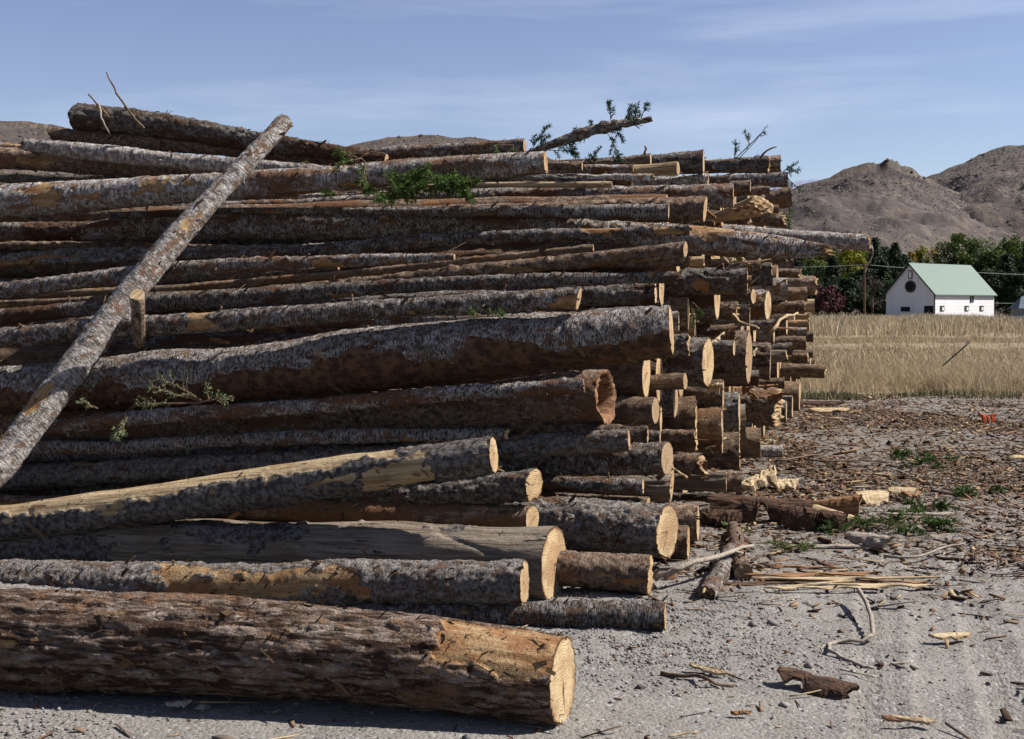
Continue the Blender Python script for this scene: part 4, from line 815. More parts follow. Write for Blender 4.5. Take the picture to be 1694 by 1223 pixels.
stick('splinter', 'forked pale splinter hanging from the shaded log with narrow end', [unp(1212, 520, 10.5), unp(1222, 532, 10.45), unp(1240, 538, 10.4), unp(1256, 544, 10.4)], .013, 'palewood', wob=.5)
stick('twig', 'pale broken twig beside the narrow pale slit, centre right', [unp(1195, 425, 9.6), unp(1208, 437, 9.6), unp(1214, 428, 9.6)], .012, 'palewood')
# the sawn stub of the leaning pole
t, W = LOGBY['diag']; iv = Matrix.LocRotScale(t.location, t.rotation_quaternion, None).inverted()
p0, p1 = unp(231, 574, 8.1), unp(227, 491, 7.88)
d_ = (iv @ p1)-(iv @ p0); ms = MB(); n = 14
aa = [iv @ p0.lerp(p1, f) for f in (0, .2, .4, .6, .8, 1.0)]; ms.tube(aa, [.026, .040, .044, .043, .045, .049], n, wob=.10); sb = ms.build('branch_stub', M['red'], t, True)
mf = MB(); ax_ = d_.normalized(); b1 = (iv.to_3x3() @ Vector((1, 0, 0))); b1 = (b1-ax_*b1.dot(ax_)).normalized(); tilt = (ax_+(iv.to_3x3() @ Vector((0, -.9, .2)))).normalized(); b1 = (b1-tilt*b1.dot(tilt)).normalized(); b2 = tilt.cross(b1)
cc = aa[-1]+ax_*.012; mf.add([cc+b1*math.cos(k/n*6.2832)*.048+b2*math.sin(k/n*6.2832)*.050 for k in range(n)]+[cc-ax_*.03+b1*math.cos(k/n*6.2832)*.047+b2*math.sin(k/n*6.2832)*.049 for k in range(n)], [tuple(range(n))]+[(k, (k+1) % n, n+(k+1) % n, n+k) for k in range(n)]); mf.build('sawn_face', M['palewood'], sb)

# ------------------------------------------------------------------ pieces lying on the yard
def slab(name, label, c, ln, wd, th, rz, mat, curl=.3, pitch=0.0, cat='bark piece', roll=0.0, group=None, bend=0.0, nx=16, ny=7, rag=.3):
    t = thing(name, label, cat, c, None, group); t.rotation_euler = (roll, pitch, rz)
    sd_ = random.random()*99; vs = []; sp = []
    for sgn in (1, -1):
        for i in range(nx+1):
            u = i/nx-.5
            e0 = .5+rag*(vn(np.array([[u*9+sd_, sgn*0+1, 0]]), 1)[0])*.5; e1_ = .5+rag*(vn(np.array([[u*9+sd_, 5, 0]]), 1)[0])*.5
            tap = min(1, (0.5-abs(u))*5+.25)
            for j in range(ny+1):
                v = j/ny*(e0+e1_)-e0; v *= tap
                x = u*ln*(1+.06*math.sin(sd_+j*2.1)); y = v*wd
                z = curl*wd*(.25-v*v)*2+bend*(u*u)*ln+sgn*th/2*(1-.5*abs(v))+.25*th*float(vn(np.array([[u*14+sd_, v*9, 2]]), 2)[0])
                vs.append((x, y, z))
    fs = []; W_ = ny+1; off = (nx+1)*W_
    for i in range(nx):
        for j in range(ny):
            a = i*W_+j; fs.append((a, a+W_, a+W_+1, a+1)); fs.append((off+a, off+a+1, off+a+W_+1, off+a+W_))
    rim = [i*W_ for i in range(nx+1)]+[nx*W_+j for j in range(1, ny+1)]+[i*W_+ny for i in range(nx-1, -1, -1)]+[j for j in range(ny-1, 0, -1)]
    for a, b in zip(rim, rim[1:]+rim[:1]): fs.append((a, off+a, off+b, b))
    m_ = MB(); m_.add(vs, fs, .5); o = m_.build('slab', M[mat], t, False); return t
def G(x, y, h=.02): return gp(x, y, h)
slab('bark_slab', 'dark red-brown slab of bark lying alone on bare gravel, lower right', G(1352, 1130, .035), .33, .105, .016, -.62, 'slab', .35, .06, roll=.30, rag=.8, ny=9, nx=24)
slab('bark_slab', 'long dark hollow bark slab stretching right from the pile foot', G(1262, 850, .06), .80, .26, .03, -.16, 'slab', .95, .04, roll=.55, nx=34, ny=12, rag=.9)
slab('bark_slab', 'broken dark end piece lying against the long hollow slab', G(1345, 866, .05), .46, .22, .03, -.42, 'slab', .95, .08, roll=.45, nx=24, ny=10, rag=1.1)
slab('bark_slab', 'small dark slab between the pile foot and the long hollow slab', G(1196, 858, .06), .28, .16, .05, -.4, 'slab', .5, roll=.3)
slab('wood_curl', 'curled tan bark plate at the tip of the long hollow slab', G(1390, 845, .08), .35, .22, .02, -.4, 'redwood', .9, -.2, roll=.5)
slab('wood_curl', 'pinkish curled plate under the tan curled one', G(1378, 862, .05), .30, .18, .02, -.6, 'palewood', .9, .2, roll=.6)
slab('wood_chunk', 'bright cream chunk of split wood at the foot of the right wall', G(1256, 797, .08), .40, .13, .08, .55, 'palewood', .4, -.35)
slab('wood_chunk', 'tan flat chip right of the bright cream chunk', G(1296, 802, .04), .26, .14, .04, .2, 'palewood', .4, roll=.3)
slab('wood_plate', 'large pale plate of inner bark lying right of the pile', G(1440, 824, .05), .32, .17, .02, .45, 'palewood', .5, roll=.5)
slab('wood_plate', 'medium pinkish plate right of the large pale plate', G(1492, 815, .05), .22, .13, .02, -.3, 'palewood', .4, roll=.5)
slab('wood_plate', 'small pinkish plate at the end of the row of pale plates', G(1507, 818, .04), .16, .10, .02, .4, 'redwood', .4, roll=.3)
slab('wood_plate', 'grey weathered slat lying right of the short poles', G(1436, 893, .06), .30, .11, .03, -.7, 'greystick', .4, roll=.5)
slab('wood_plate', 'long thin grey slat below the weathered one', G(1400, 904, .02), .52, .05, .015, .05, 'greystick', .2)
slab('wood_plate', 'flat tan board half buried in litter far right', G(1520, 851, .03), .55, .07, .015, .03, 'greystick', .2)
slab('wood_plate', 'pale yellow flake on the smooth gravel at the right', G(1571, 1055, .03), .20, .05, .015, .15, 'palewood', .6)
slab('wood_chip', 'small reddish chip on the bare gravel near the bottom', G(1225, 1180, .015), .075, .02, .012, 0, 'redwood', .3)
slab('wood_chip', 'short tan stick-like chip beside the curved twig', G(1170, 1109, .03), .16, .030, .015, -.55, 'palewood', .3, .1)
slab('wood_chip', 'grey curled chip at the bottom left foreground', G(295, 1166, .02), .10, .035, .01, .3, 'greystick', .6)
slab('wood_chip', 'tan chip group leader near the bottom right edge', G(1510, 1192, .02), .16, .03, .012, -.3, 'palewood', .4)
slab('wood_chip', 'dark chip just left of the one near the bottom right edge', G(1487, 1190, .02), .12, .025, .012, -.15, 'redwood', .4)
slab('wood_strip', 'white paint-pale strip lying far off near the grass', G(1372, 678, .05), .62, .12, .02, .12, 'palewood', .2, roll=.3)
slab('bark_strip', 'long dark bark strip near the far log end', G(1350, 668, .05), .85, .12, .03, 0, 'slab', .5, roll=.4)
for i, (x, y, ln, wd, rz, mt_, lab) in enumerate([
    (1310, 965, .95, .05, .03, 'slab', 'longest dark splinter in the bundle right of the short poles'),
    (1400, 957, 1.05, .045, .02, 'palewood', 'topmost pale splinter in the bundle right of the short poles'),
    (1345, 950, .80, .05, .08, 'redwood', 'upper left splinter of the orange bundle'),
    (1290, 958, .5, .04, -.06, 'redwood', 'left end splinter of the orange bundle'),
    (1440, 968, .75, .04, -.05, 'palewood', 'right end splinter of the orange bundle'),
    (1370, 972, .7, .035, .05, 'palewood', 'lowest pale splinter of the orange bundle'),
    (1330, 938, .45, .03, -.25, 'redwood', 'slanting splinter above the orange bundle'),
    (1476, 962, .35, .03, -.12, 'redwood', 'short splinter off the right tip of the orange bundle'),
    (1350, 966, .5, .02, .35, 'palewood', 'thin splinter lying across the orange bundle')]):
    slab('splinter', lab, G(x, y, .02+.012*(i % 3)), ln, wd*1.0, .010, rz, mt_, .15, 0, 'splinter', group='bundle of split wood on the gravel', nx=20, ny=3, rag=.8)
def gs(*p): return [gp(x, y, h) for x, y, h in p]
stick('crooked_branch', 'long crooked grey branch snaking over the smooth gravel', gs((1420, 975, .10), (1433, 996, .09), (1441, 1019, .07), (1445, 1050, .05), (1428, 1061, .03), (1385, 1062, .02), (1369, 1066, .02), (1371, 1076, .03), (1392, 1088, .015), (1430, 1104, .012), (1445, 1106, .012), (1472, 1098, .012), (1512, 1095, .012)), .0125, 'greystick', 'branch', side=[gs((1369, 1066, .02), (1358, 1073, .01), (1362, 1083, .01)), gs((1472, 1098, .012), (1500, 1106, .01), (1516, 1098, .01))])
stick('curved_twig', 'dark curved twig on gravel, lower centre right', gs((1094, 1114, .012), (1120, 1118, .02), (1148, 1117, .03), (1172, 1124, .04), (1182, 1131, .02), (1215, 1134, .01)), .011, 'twig')
stick('white_branch', 'bleached branch lying across the two short poles', gs((1082, 958, .06), (1105, 950, .09), (1125, 940, .13), (1170, 925, .15), (1213, 912, .14), (1246, 903, .08)), .022, 'greystick', 'branch', side=[gs((1125, 940, .13), (1092, 942, .08), (1074, 958, .02)), gs((1213, 912, .14), (1240, 918, .08))])
stick('thin_stick', 'thin straw-coloured stick next to the lone bark slab', gs((1306, 1152, .01), (1340, 1146, .02), (1376, 1138, .03)), .004, 'palewood')
stick('thin_stick', 'thin pale stick at the bottom edge of the picture', gs((1106, 1219, .01), (1130, 1214, .01), (1158, 1212, .012)), .005, 'palewood')
stick('grey_pole', 'long bleached stick lying on the litter at the right', gs((1462, 920, .03), (1510, 922, .04), (1540, 914, .05), (1575, 902, .05), (1597, 898, .06)), .010, 'greystick')
stick('white_stick', 'white stick against the edge of the frame, mid right', gs((1668, 760, .05), (1694, 757, .05), (1720, 750, .05)), .03, 'palewood')
stick('thin_stick', 'long thin dark stick reaching from the pile foot over the litter', gs((1290, 762, .05), (1320, 757, .04), (1345, 752, .03)), .012, 'twig')
stick('thin_stick', 'pair of dark thin sticks end to end in the middle litter', gs((1315, 757, .03), (1370, 764, .04), (1430, 762, .03), (1478, 766, .02)), .012, 'twig')
rw_ = random.Random(4)
for i, (x, y, d) in enumerate([(1208, 548, 10.2), (1188, 560, 9.9), (1172, 352, 10.2), (1250, 352, 10.5), (1226, 430, 11.0), (1290, 470, 14), (1302, 545, 14.5), (1262, 640, 11.8), (1180, 640, 9.6), (1240, 650, 12), (1268, 722, 12), (1150, 776, 9.2), (1175, 786, 9.3), (1120, 780, 8.6), (1285, 655, 13), (1186, 735, 9.7), (1222, 345, 10.4), (1300, 525, 14.6), (1244, 588, 10.9), (1275, 730, 12.4), (1248, 774, 11.0), (1262, 786, 11.2)]):
    slab('splinter', 'loose splinter of torn wood caught among the log ends of the right wall', unp(x, y, d), rw_.uniform(.12, .3), rw_.uniform(.02, .07), .012, rw_.uniform(-.9, .9), rw_.choice(['palewood', 'redwood', 'redwood', 'slab']), .4, rw_.uniform(-.7, .7), 'splinter', rw_.uniform(-1, 1), 'splinters caught in the right wall', nx=12, ny=4, rag=1.2)
# orange-red scrap
slab('plastic_scrap', 'crumpled orange-red scrap far out at the right', G(1632, 695, .04), .24, .16, .012, .2, 'redwood', .9, roll=.4, rag=1.4, bend=.3)
M['orange'] = simple('orange_netting', (.50, .11, .06), (.28, .05, .03), 20)
bpy.data.objects['plastic_scrap'].children[0].data.materials[0] = M['orange']

# ------------------------------------------------------------------ litter, gravel and dust of the yard (uncountable)
def scatter(name, n, region, dens, size, mat, shape, pal, seed, zoff=.0):
    rs = np.random.default_rng(seed); x0, x1, y0, y1 = region
    X, Y = [], []
    tot = 0
    while tot < n:
        k = n*3; y = rs.uniform(0, 1, k); y = y0*(y1/y0)**y if dens == 'persp' or callable(dens) else y0+(y1-y0)*y
        x = rs.uniform(x0, x1, k); wgt = dens(x, y) if callable(dens) else np.ones(k); kp = rs.uniform(0, 1, k) < wgt
        X.append(x[kp]); Y.append(y[kp]); tot += kp.sum()
        if len(X) > 12: break
    X = np.concatenate(X)[:n]; Y = np.concatenate(Y)[:n]; n = len(X)
    Z = .004+yard_h(X, Y)*.8+zoff
    sc = np.minimum(rs.gamma(size[0], size[1], n)+size[2], size[2]*1.5+size[1]*5.5)
    tint = rs.beta(*pal, n)
    rz = rs.uniform(0, 6.283, n) if shape != 'stick' else rs.normal(0, .7, n)
    if shape == 'stone':
        base = np.array([[1, 0, 0], [0, 1, 0], [-1, 0, 0], [0, -1, 0], [.1, -.05, .75], [0, 0, -.5]]); tri = np.array([[0, 1, 4], [1, 2, 4], [2, 3, 4], [3, 0, 4], [1, 0, 5], [2, 1, 5], [3, 2, 5], [0, 3, 5]])
        Vv = base[None]*(1+rs.uniform(-.35, .35, (n, 6, 3)))*sc[:, None, None]*np.array([1, .8, .8]); Z = Z+sc*.15
    else:
        asp = rs.uniform(.15, .55, n) if shape == 'chip' else rs.uniform(.03, .10, n)
        L_ = sc; Wd = sc*asp; T = np.minimum(.006, Wd*.2)+.0015
        base = np.array([[-.5, -.5, 0], [.5, -.35, 0], [.55, .4, 0], [-.45, .5, 0], [-.5, -.5, 1], [.5, -.35, 1], [.55, .4, 1], [-.45, .5, 1]], float)
        tri = np.array([[0, 3, 2, 1], [4, 5, 6, 7], [0, 1, 5, 4], [1, 2, 6, 5], [2, 3, 7, 6], [3, 0, 4, 7]])
        Vv = np.repeat(base[None], n, 0)+rs.uniform(-.15, .15, (n, 8, 3))*np.array([1, 1, 0])
        Vv = Vv*np.stack([L_, Wd, T], 1)[:, None]
        tl = rs.normal(0, .28 if shape == 'chip' else .1, n)[:, None]; rl = rs.normal(0, .45, n)[:, None]
        Vv[:, :, 2] += Vv[:, :, 0]*tl+Vv[:, :, 1]*rl; Z = Z+np.abs(tl[:, 0])*L_*.35+.003
    c, s_ = np.cos(rz)[:, None], np.sin(rz)[:, None]; x_, y_ = Vv[:, :, 0].copy(), Vv[:, :, 1].copy()
    Vv[:, :, 0] = x_*c-y_*s_+X[:, None]; Vv[:, :, 1] = x_*s_+y_*c+Y[:, None]; Vv[:, :, 2] += Z[:, None]
    nv = Vv.shape[1]; Ff = (np.arange(n)[:, None, None]*nv+tri[None]).reshape(-1, tri.shape[1])
    o = link(name, mesh_np(name, Vv.reshape(-1, 3), Ff, M[mat], smooth=False, attrs={'tint': np.repeat(tint, nv)})); return o
def wall_x(y): return -1.5+.33*y
def dens_l(x, y):
    base = np.clip((y-6.9)/2.2, 0, 1)*np.clip((21.2-y)/3, .15, 1)*np.where(x > wall_x(y)-.6, 1, 0)
    cl = .22+.75*np.clip(.45+1.9*vn(np.stack([x*1.3, y*.8, x*0], 1), 3), 0, 1)
    return np.clip(base*cl+.012*(y > 4)+.10*np.clip((y-6)/1, 0, 1)*(x > wall_x(y)), 0, 1)
tag(scatter('bark_litter', 52000, (-2.5, 11, 3.7, 21.5), dens_l, (1.7, .014, .008), 'chips', 'chip', (1.15, 1.75), 5), 'scattered carpet of brown bark chips and shreds covering the yard right of the pile', 'bark litter', kind='stuff')
tag(scatter('wood_shreds', 15000, (-2.5, 11, 3.7, 21.5), dens_l, (1.6, .042, .03), 'chips', 'stick', (1.3, 1.5), 6), 'tangle of thin wood shreds and sticks strewn over the yard', 'wood shreds', kind='stuff')
def dens_g(x, y): return np.clip(.15+.9*vn(np.stack([x*1.1, y*1.1, x*0], 1), 9)+np.exp(-((y-6.3)/.9)**2)*.4-np.exp(-((x-1.5-.30*(y-4.475))/.75)**2)*.75, .04, 1)
tag(scatter('gravel', 70000, (-2.6, 5.0, 3.7, 10.5), dens_g, (1.7, .0024, .0016), 'stones', 'stone', (2, 2), 8), 'loose grey gravel spread over the ground around the logs', 'gravel', kind='stuff')
tag(scatter('pebbles', 260, (-2.6, 5.0, 3.9, 9), None, (2, .0055, .009), 'stones', 'stone', (2, 1.6), 12), 'larger loose pebbles dotted over the foreground gravel', 'pebbles', kind='stuff')

# ------------------------------------------------------------------ dry grass
def grass(name, label, n, region, h, wdt, pal_mat, seed, dens=None, lean=.35, z0=-.05):
    rs = np.random.default_rng(seed); x0, x1, y0, y1 = region; k = n*4
    x = rs.uniform(x0, x1, k); y = rs.uniform(y0, y1, k)
    if dens is not None: kp = rs.uniform(0, 1, k) < dens(x, y); x, y = x[kp], y[kp]
    x, y = x[:n], y[:n]; n = len(x)
    cf = .9 if y0 < 40 else .22; cl = .65*vn(np.stack([x*cf, y*cf, x*0], 1), seed)+.5*vn(np.stack([x*cf*3.3, y*cf*2.2, x*0], 1), seed+1)
    hh = h*(rs.uniform(.35, 1.1, n))*np.clip(1+1.1*cl, .25, 2); a = rs.uniform(0, 6.283, n); ln = np.abs(rs.normal(0, lean, n))
    dx, dy = np.cos(a)*ln*hh, np.sin(a)*ln*hh; wa = rs.uniform(-.6, .6, n); wx, wy = np.cos(wa)*wdt*.5, np.sin(wa)*wdt*.5
    z = np.full(n, z0)
    P = np.stack([np.stack([x-wx, y-wy, z], 1), np.stack([x+wx, y+wy, z], 1), np.stack([x+dx*.35+wx*.8, y+dy*.35+wy*.8, z+hh*.6], 1), np.stack([x+dx*.35-wx*.8, y+dy*.35-wy*.8, z+hh*.6], 1), np.stack([x+dx+wx*.25, y+dy, z+hh], 1), np.stack([x+dx-wx*.25, y+dy, z+hh], 1)], 1)
    Ff = (np.arange(n)[:, None, None]*6+np.array([[0, 1, 2, 3], [3, 2, 4, 5]])[None]).reshape(-1, 4)
    tint = np.clip(.5+.35*cl+rs.normal(0, .2, n), 0, 1)
    o = link(name, mesh_np(name, P.reshape(-1, 3), Ff, M[pal_mat], smooth=False, attrs={'tint': np.repeat(tint, 6)})); tag(o, label, 'grass', kind='stuff')
M['dry'] = palette('dry_grass', [(.36, .25, .15), (.64, .49, .31), (.82, .66, .44), (.70, .57, .37), (.97, .83, .60)], transl=.42, sc=3)
M['gold'] = palette('golden_grass', [(.52, .40, .26), (.72, .57, .38), (.84, .69, .48), (.66, .56, .40)], transl=.42, sc=1)
M['low'] = palette('low_green_weeds', [(.10, .12, .05), (.20, .19, .10), (.30, .26, .16)], transl=.2)
grass('tall_dry_grass', 'tall pale dry grass standing along the edge of the yard', 60000, (3.5, 17, 20.7, 31), .32, .010, 'dry', 41, lambda x, y: np.clip(.30+2.4*vn(np.stack([x*.7, y*.45, x*0], 1), 44), .04, 1)*np.clip((y-21.0-.8*vn(np.stack([x*.9, x*0, x*0], 1), 47))/2.2, .03, 1)*np.clip((30-y)/3, .1, 1), lean=.5)
grass('short_weeds', 'low greenish weeds where the grass meets the yard', 9000, (3, 17, 20.9, 22.6), .11, .018, 'low', 42)
grass('short_dry_grass', 'short tan grass covering the middle of the field', 60000, (6, 34, 28, 62), .17, .03, 'dry', 43, lambda x, y: np.clip(.5+1.3*vn(np.stack([x*.10, y*.25, x*0], 1), 4), .08, 1))
grass('golden_grass', 'band of tall golden grass in front of the white barn', 70000, (12, 90, 66, 138), .60, .055, 'gold', 45, lambda x, y: np.clip(.25+2.3*vn(np.stack([x*.10, y*.07, x*0], 1), 46), .02, 1)*np.clip((y-66)/20, .10, 1)*(150/(y+20))*.8*(x > y*.18)*(x < y*.47+3), lean=.38)

# ------------------------------------------------------------------ barn
BB = math.radians(38); Lx = Vector((math.cos(BB), math.sin(BB), 0)); Gx = Vector((-math.sin(BB), math.cos(BB), 0))
C0 = unp(1546, 528, 160); C0.z = -.15; BL, BW, WH, RH = 14.5, 7.45, 3.62, 7.55
t = thing('barn', 'white barn with pale green roof standing in front of dark trees', 'barn', C0); t.rotation_euler = (0, 0, BB)
# local: +x along long side, +y along gable away from camera
q = N('white_painted_boards'); P = q.coords(False); wv = q.n('ShaderNodeTexWave'); wv.wave_type = 'BANDS'; wv.bands_direction = 'Z'; wv.inputs['Scale'].default_value = 1.6; q.l(P, wv.inputs['Vector'])
n1 = q.noise(P, (1.5, 1.5, .25), 1, 5, .7); n2 = q.noise(P, (.5, .5, 2), 1, 4, .6); c = q.mix(q.ramp(n1, .5, .75, 0, .35), (.86, .86, .88), (.55, .53, .50)); c = q.mix(q.ramp(n2, .5, .7, 0, .25), c, (.66, .66, .68)); c = q.mix(q.ramp(wv.outputs[1], .12, .0, 0, .4), c, (.4, .4, .42)); q.bump(wv.outputs[1], .02, .5); M['barnw'] = q.color(c)
q = N('green_metal_roof'); P = q.coords(False); n1 = q.noise(P, (.6, .6, .6), 1, 4); wv = q.n('ShaderNodeTexWave'); wv.inputs['Scale'].default_value = 1.1; q.l(P, wv.inputs['Vector'])
q.b.inputs['Roughness'].default_value = .5; q.bump(wv.outputs[0], .03, .4); M['roof'] = q.color(q.mix(n1, (.09, .145, .118), (.115, .17, .142)))
M['dark'] = simple('dark_opening', (.012, .012, .014), (.02, .02, .022), 3); M['trim'] = simple('dark_trim', (.03, .035, .04), (.05, .05, .055), 3)
M['glass'] = simple('window_glass', (.05, .07, .09), (.08, .10, .12), 3, rough=.15)
m_ = MB(); hw = BW/2
def prism(x0, x1, e):  # gabled body
    return [(x0, e, 0), (x0, BW-e, 0), (x0, BW-e, WH), (x0, hw, RH-.05), (x0, e, WH), (x1, e, 0), (x1, BW-e, 0), (x1, BW-e, WH), (x1, hw, RH-.05), (x1, e, WH)]
m_.add(prism(0, BL, 0), [(0, 4, 3, 2, 1), (5, 6, 7, 8, 9), (0, 5, 9, 4), (1, 2, 7, 6), (4, 9, 8, 3), (2, 3, 8, 7)]); m_.build('wall', M['barnw'], t)
sl_ = (RH-WH)/hw; ov = .35
for sg in (0, 1):
    m_ = MB(); ye = -ov if sg == 0 else BW+ov; ze = WH-ov*sl_
    vs = []
    for x in (-.3, BL+.3):
        for (y, z) in ((ye, ze), (hw, RH)): vs += [(x, y, z+.02), (x, y, z+.14)]
    m_.add(vs, [(1, 5, 7, 3) if sg == 0 else (1, 3, 7, 5), (0, 2, 6, 4), (0, 4, 5, 1), (0, 1, 3, 2), (4, 6, 7, 5), (2, 3, 7, 6)]); m_.build('roof', M['roof'], t)
for sg in (0, 1):      # dark fascia boards on the gable
    m_ = MB(); ye = -ov if sg == 0 else BW+ov; ze = WH-ov*sl_
    vs = [(x, y, z+d) for x in (-.36, -.304) for (y, z) in ((ye, ze), (hw, RH)) for d in (-.10, .12)]
    m_.add(vs, [(0, 1, 3, 2), (4, 6, 7, 5), (0, 4, 5, 1), (2, 3, 7, 6), (0, 2, 6, 4), (1, 5, 7, 3)]); m_.build('fascia_board', M['trim'], t)
m_ = MB(); m_.box((-.03, -.03, WH/2), (.12, .12, WH-.1)); m_.build('corner_board', M['trim'], t)
def wbox(name, c, sz, mat, par=t): m_ = MB(); m_.box(c, sz); return m_.build(name, M[mat], par)
for x in (1.75, 7.6, 11.3):
    f_ = wbox('window', (x, -.03, 1.55), (.95, .08, .72), 'trim'); wbox('pane', (x+.12, -.08, 1.5), (.42, .03, .42), 'barnw', f_)
dr = wbox('loft_door', (8.9, -.03, 2.98), (.85, .08, 1.15), 'trim'); wbox('door_leaf', (8.68, -.09, 2.98), (.36, .05, 1.08), 'glass', dr)
wbox('door', (-.03, .85, .95), (.08, 1.35, 1.9), 'dark'); wbox('window', (-.03, 4.4, 1.45), (.08, 1.4, .62), 'dark')
f_ = wbox('gable_window', (-.04, hw-.1, 6.1), (.08, .62, 1.15), 'trim'); wbox('pane', (-.10, hw-.1, 6.1), (.04, .38, .9), 'barnw', f_)
m_ = MB(); n = 24; m_.tube([(-.10, hw-.1, 4.5), (.02, hw-.1, 4.5)], .82, n); rw = m_.build('round_window', M['dark'], t)
m_ = MB()
for k in range(n): a = k/n*6.2832; b = (k+1)/n*6.2832; m_.add([(-.13, hw-.1+math.cos(a)*.74, 4.5+math.sin(a)*.74), (-.13, hw-.1+math.cos(b)*.74, 4.5+math.sin(b)*.74), (-.13, hw-.1+math.cos(b)*.62, 4.5+math.sin(b)*.62), (-.13, hw-.1+math.cos(a)*.62, 4.5+math.sin(a)*.62)], [(0, 1, 2, 3)])
m_.build('window_ring', simple('faded_red_trim', (.12, .07, .08), (.16, .10, .10), 3), rw)
# small grey shed at the right margin
t = thing('shed', 'small grey shed with blue-grey roof at the right margin', 'shed', unp(1702, 528, 165)-Vector((0, 0, .1)))
m_ = MB(); m_.add([(-1.2, 0, 0), (1.8, 0, 0), (1.8, 0, 1.6), (-1.2, 0, 1.6), (-1.2, 3, 0), (1.8, 3, 0), (1.8, 3, 1.6), (-1.2, 3, 1.6)], [(0, 1, 2, 3), (5, 4, 7, 6), (4, 0, 3, 7), (1, 5, 6, 2)]); m_.build('wall', simple('grey_boards', (.20, .21, .22), (.27, .27, .28), 2), t)
m_ = MB(); m_.add([(-1.5, -.25, 1.55), (2.0, -.25, 1.55), (2.0, 1.5, 3.2), (-.4, 1.5, 3.2), (-1.5, 3.2, 1.55), (2, 3.2, 1.55)], [(0, 1, 2, 3), (0, 3, 4), (4, 3, 2, 5), (0, 4, 5, 1)]); m_.build('roof', simple('blue_grey_roof', (.12, .15, .19), (.16, .19, .23), 2), t)

# ------------------------------------------------------------------ fences, posts, pole, wires
M['wpaint'] = simple('white_fence_paint', (.62, .62, .62), (.74, .74, .73), 3); M['steel'] = simple('grey_pipe', (.25, .25, .26), (.36, .36, .36), 4)
def fence(label, x0, x1, d, hpx, step, mat, rails, th=.09, group=None, y=528):
    t = thing('fence', label, 'fence', unp(x0, y, d)-Vector((0, 0, .0)), None, group); o0 = t.location.copy(); x = x0
    while x <= x1:
        p = unp(x, y, d)-o0; m_ = MB(); m_.box((p.x, p.y, hpx/2/F*d), (th, th, hpx/F*d)); m_.build('post', M[mat], t); x += step
    a, b = unp(x0, y, d)-o0, unp(x1, y, d)-o0
    for rz_ in rails:
        m_ = MB(); m_.box(((a.x+b.x)/2, (a.y+b.y)/2-th*.7, hpx*rz_/F*d), ((b-a).length, .04, th*.8)); m_.build('rail', M[mat], t)
fence('white rail fence running right from the barn', 1650, 1760, 158, 5.5, 11, 'wpaint', (.8, .4), .12)
fence('post and wire fence left of the barn below the dark trees', 1340, 1466, 152, 8, 21, 'wpaint', (.85,), .08, y=530)
fence('metal pipe corral in front of the shaded barn gable', 1468, 1540, 146, 12.5, 14, 'steel', (.95, .65, .35), .07, y=532)
fence('low pipe gate panel in front of the barn corner', 1546, 1568, 142, 8, 21, 'wpaint', (.9, .6, .3), .06, y=533)
t = thing('fence_post', 'leaning green metal fence post with white tip in the tall grass', 'post', unp(1560, 597, 24.5)); m_ = MB(); a_ = Vector((0, 0, -.1)); b_ = unp(1599, 571, 24.3)-t.location; c_ = unp(1604, 566, 24.3)-t.location
m_.tube([a_, b_], .015, 5); m_.build('shaft', simple('green_paint', (.05, .12, .07), (.08, .16, .10), 20), t); m_ = MB(); m_.tube([b_, c_], .020, 5); m_.build('tip', M['wpaint'], t)
t = thing('utility_pole', 'dark wooden utility pole standing among the trees left of the barn', 'pole', unp(1430, 528, 172)); h_ = unp(1430, 436, 172).z-t.location.z
m_ = MB(); m_.tube([(0, 0, 0), (0, 0, h_)], [.17, .12], 8); m_.build('shaft', M['twig'], t); m_ = MB(); m_.box((0, 0, h_-.25), (1.6, .12, .12)); m_.build('crossarm', M['twig'], t); m_ = MB(); m_.box((0, 0, h_-4.1), (1.1, .12, .12)); m_.build('crossarm', M['twig'], t)
def wire(label, x0, y0, x1, y1, d0, d1, sag=.4, r=.035):
    a, b = unp(x0, y0, d0), unp(x1, y1, d1); t = thing('power_line', label, 'power line', a, None, 'power lines crossing behind the barn'); m_ = MB()
    m_.tube([(b-a)*(i/14)-Vector((0, 0, sag*4*(i/14)*(1-i/14))) for i in range(15)], r, 4); m_.build('cable', M['steel'], t)
wire('power line running left from the pole behind the pile', 1180, 437, 1430, 438, 180, 172)
wire('power line from the pole over the barn ridge to the right', 1430, 438, 1790, 457, 172, 190, .3)
wire('lower power line at the right beneath the main one', 1560, 498, 1790, 500, 190, 196, .3)

# ------------------------------------------------------------------ trees
def leaf_mat(name, cols, tr=.25): return palette(name, cols, transl=tr, sc=2, rough=.7)
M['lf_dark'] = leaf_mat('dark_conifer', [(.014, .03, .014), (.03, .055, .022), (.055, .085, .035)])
M['lf_green'] = leaf_mat('green_leaves', [(.03, .06, .018), (.07, .12, .03), (.13, .18, .045), (.20, .23, .07)])
M['lf_yel'] = leaf_mat('yellowing_leaves', [(.12, .16, .025), (.28, .30, .045), (.42, .40, .08)])
M['lf_gold'] = leaf_mat('golden_leaves', [(.20, .15, .04), (.36, .25, .05), (.48, .28, .04)])
M['lf_pur'] = leaf_mat('purple_leaves', [(.06, .02, .03), (.13, .045, .055), (.20, .08, .09)])
M['lf_bare'] = leaf_mat('bare_brown_twigs', [(.06, .05, .04), (.14, .12, .09), (.22, .19, .13)])
M['trunk'] = simple('tree_trunk_bark', (.06, .045, .035), (.13, .10, .08), 3)
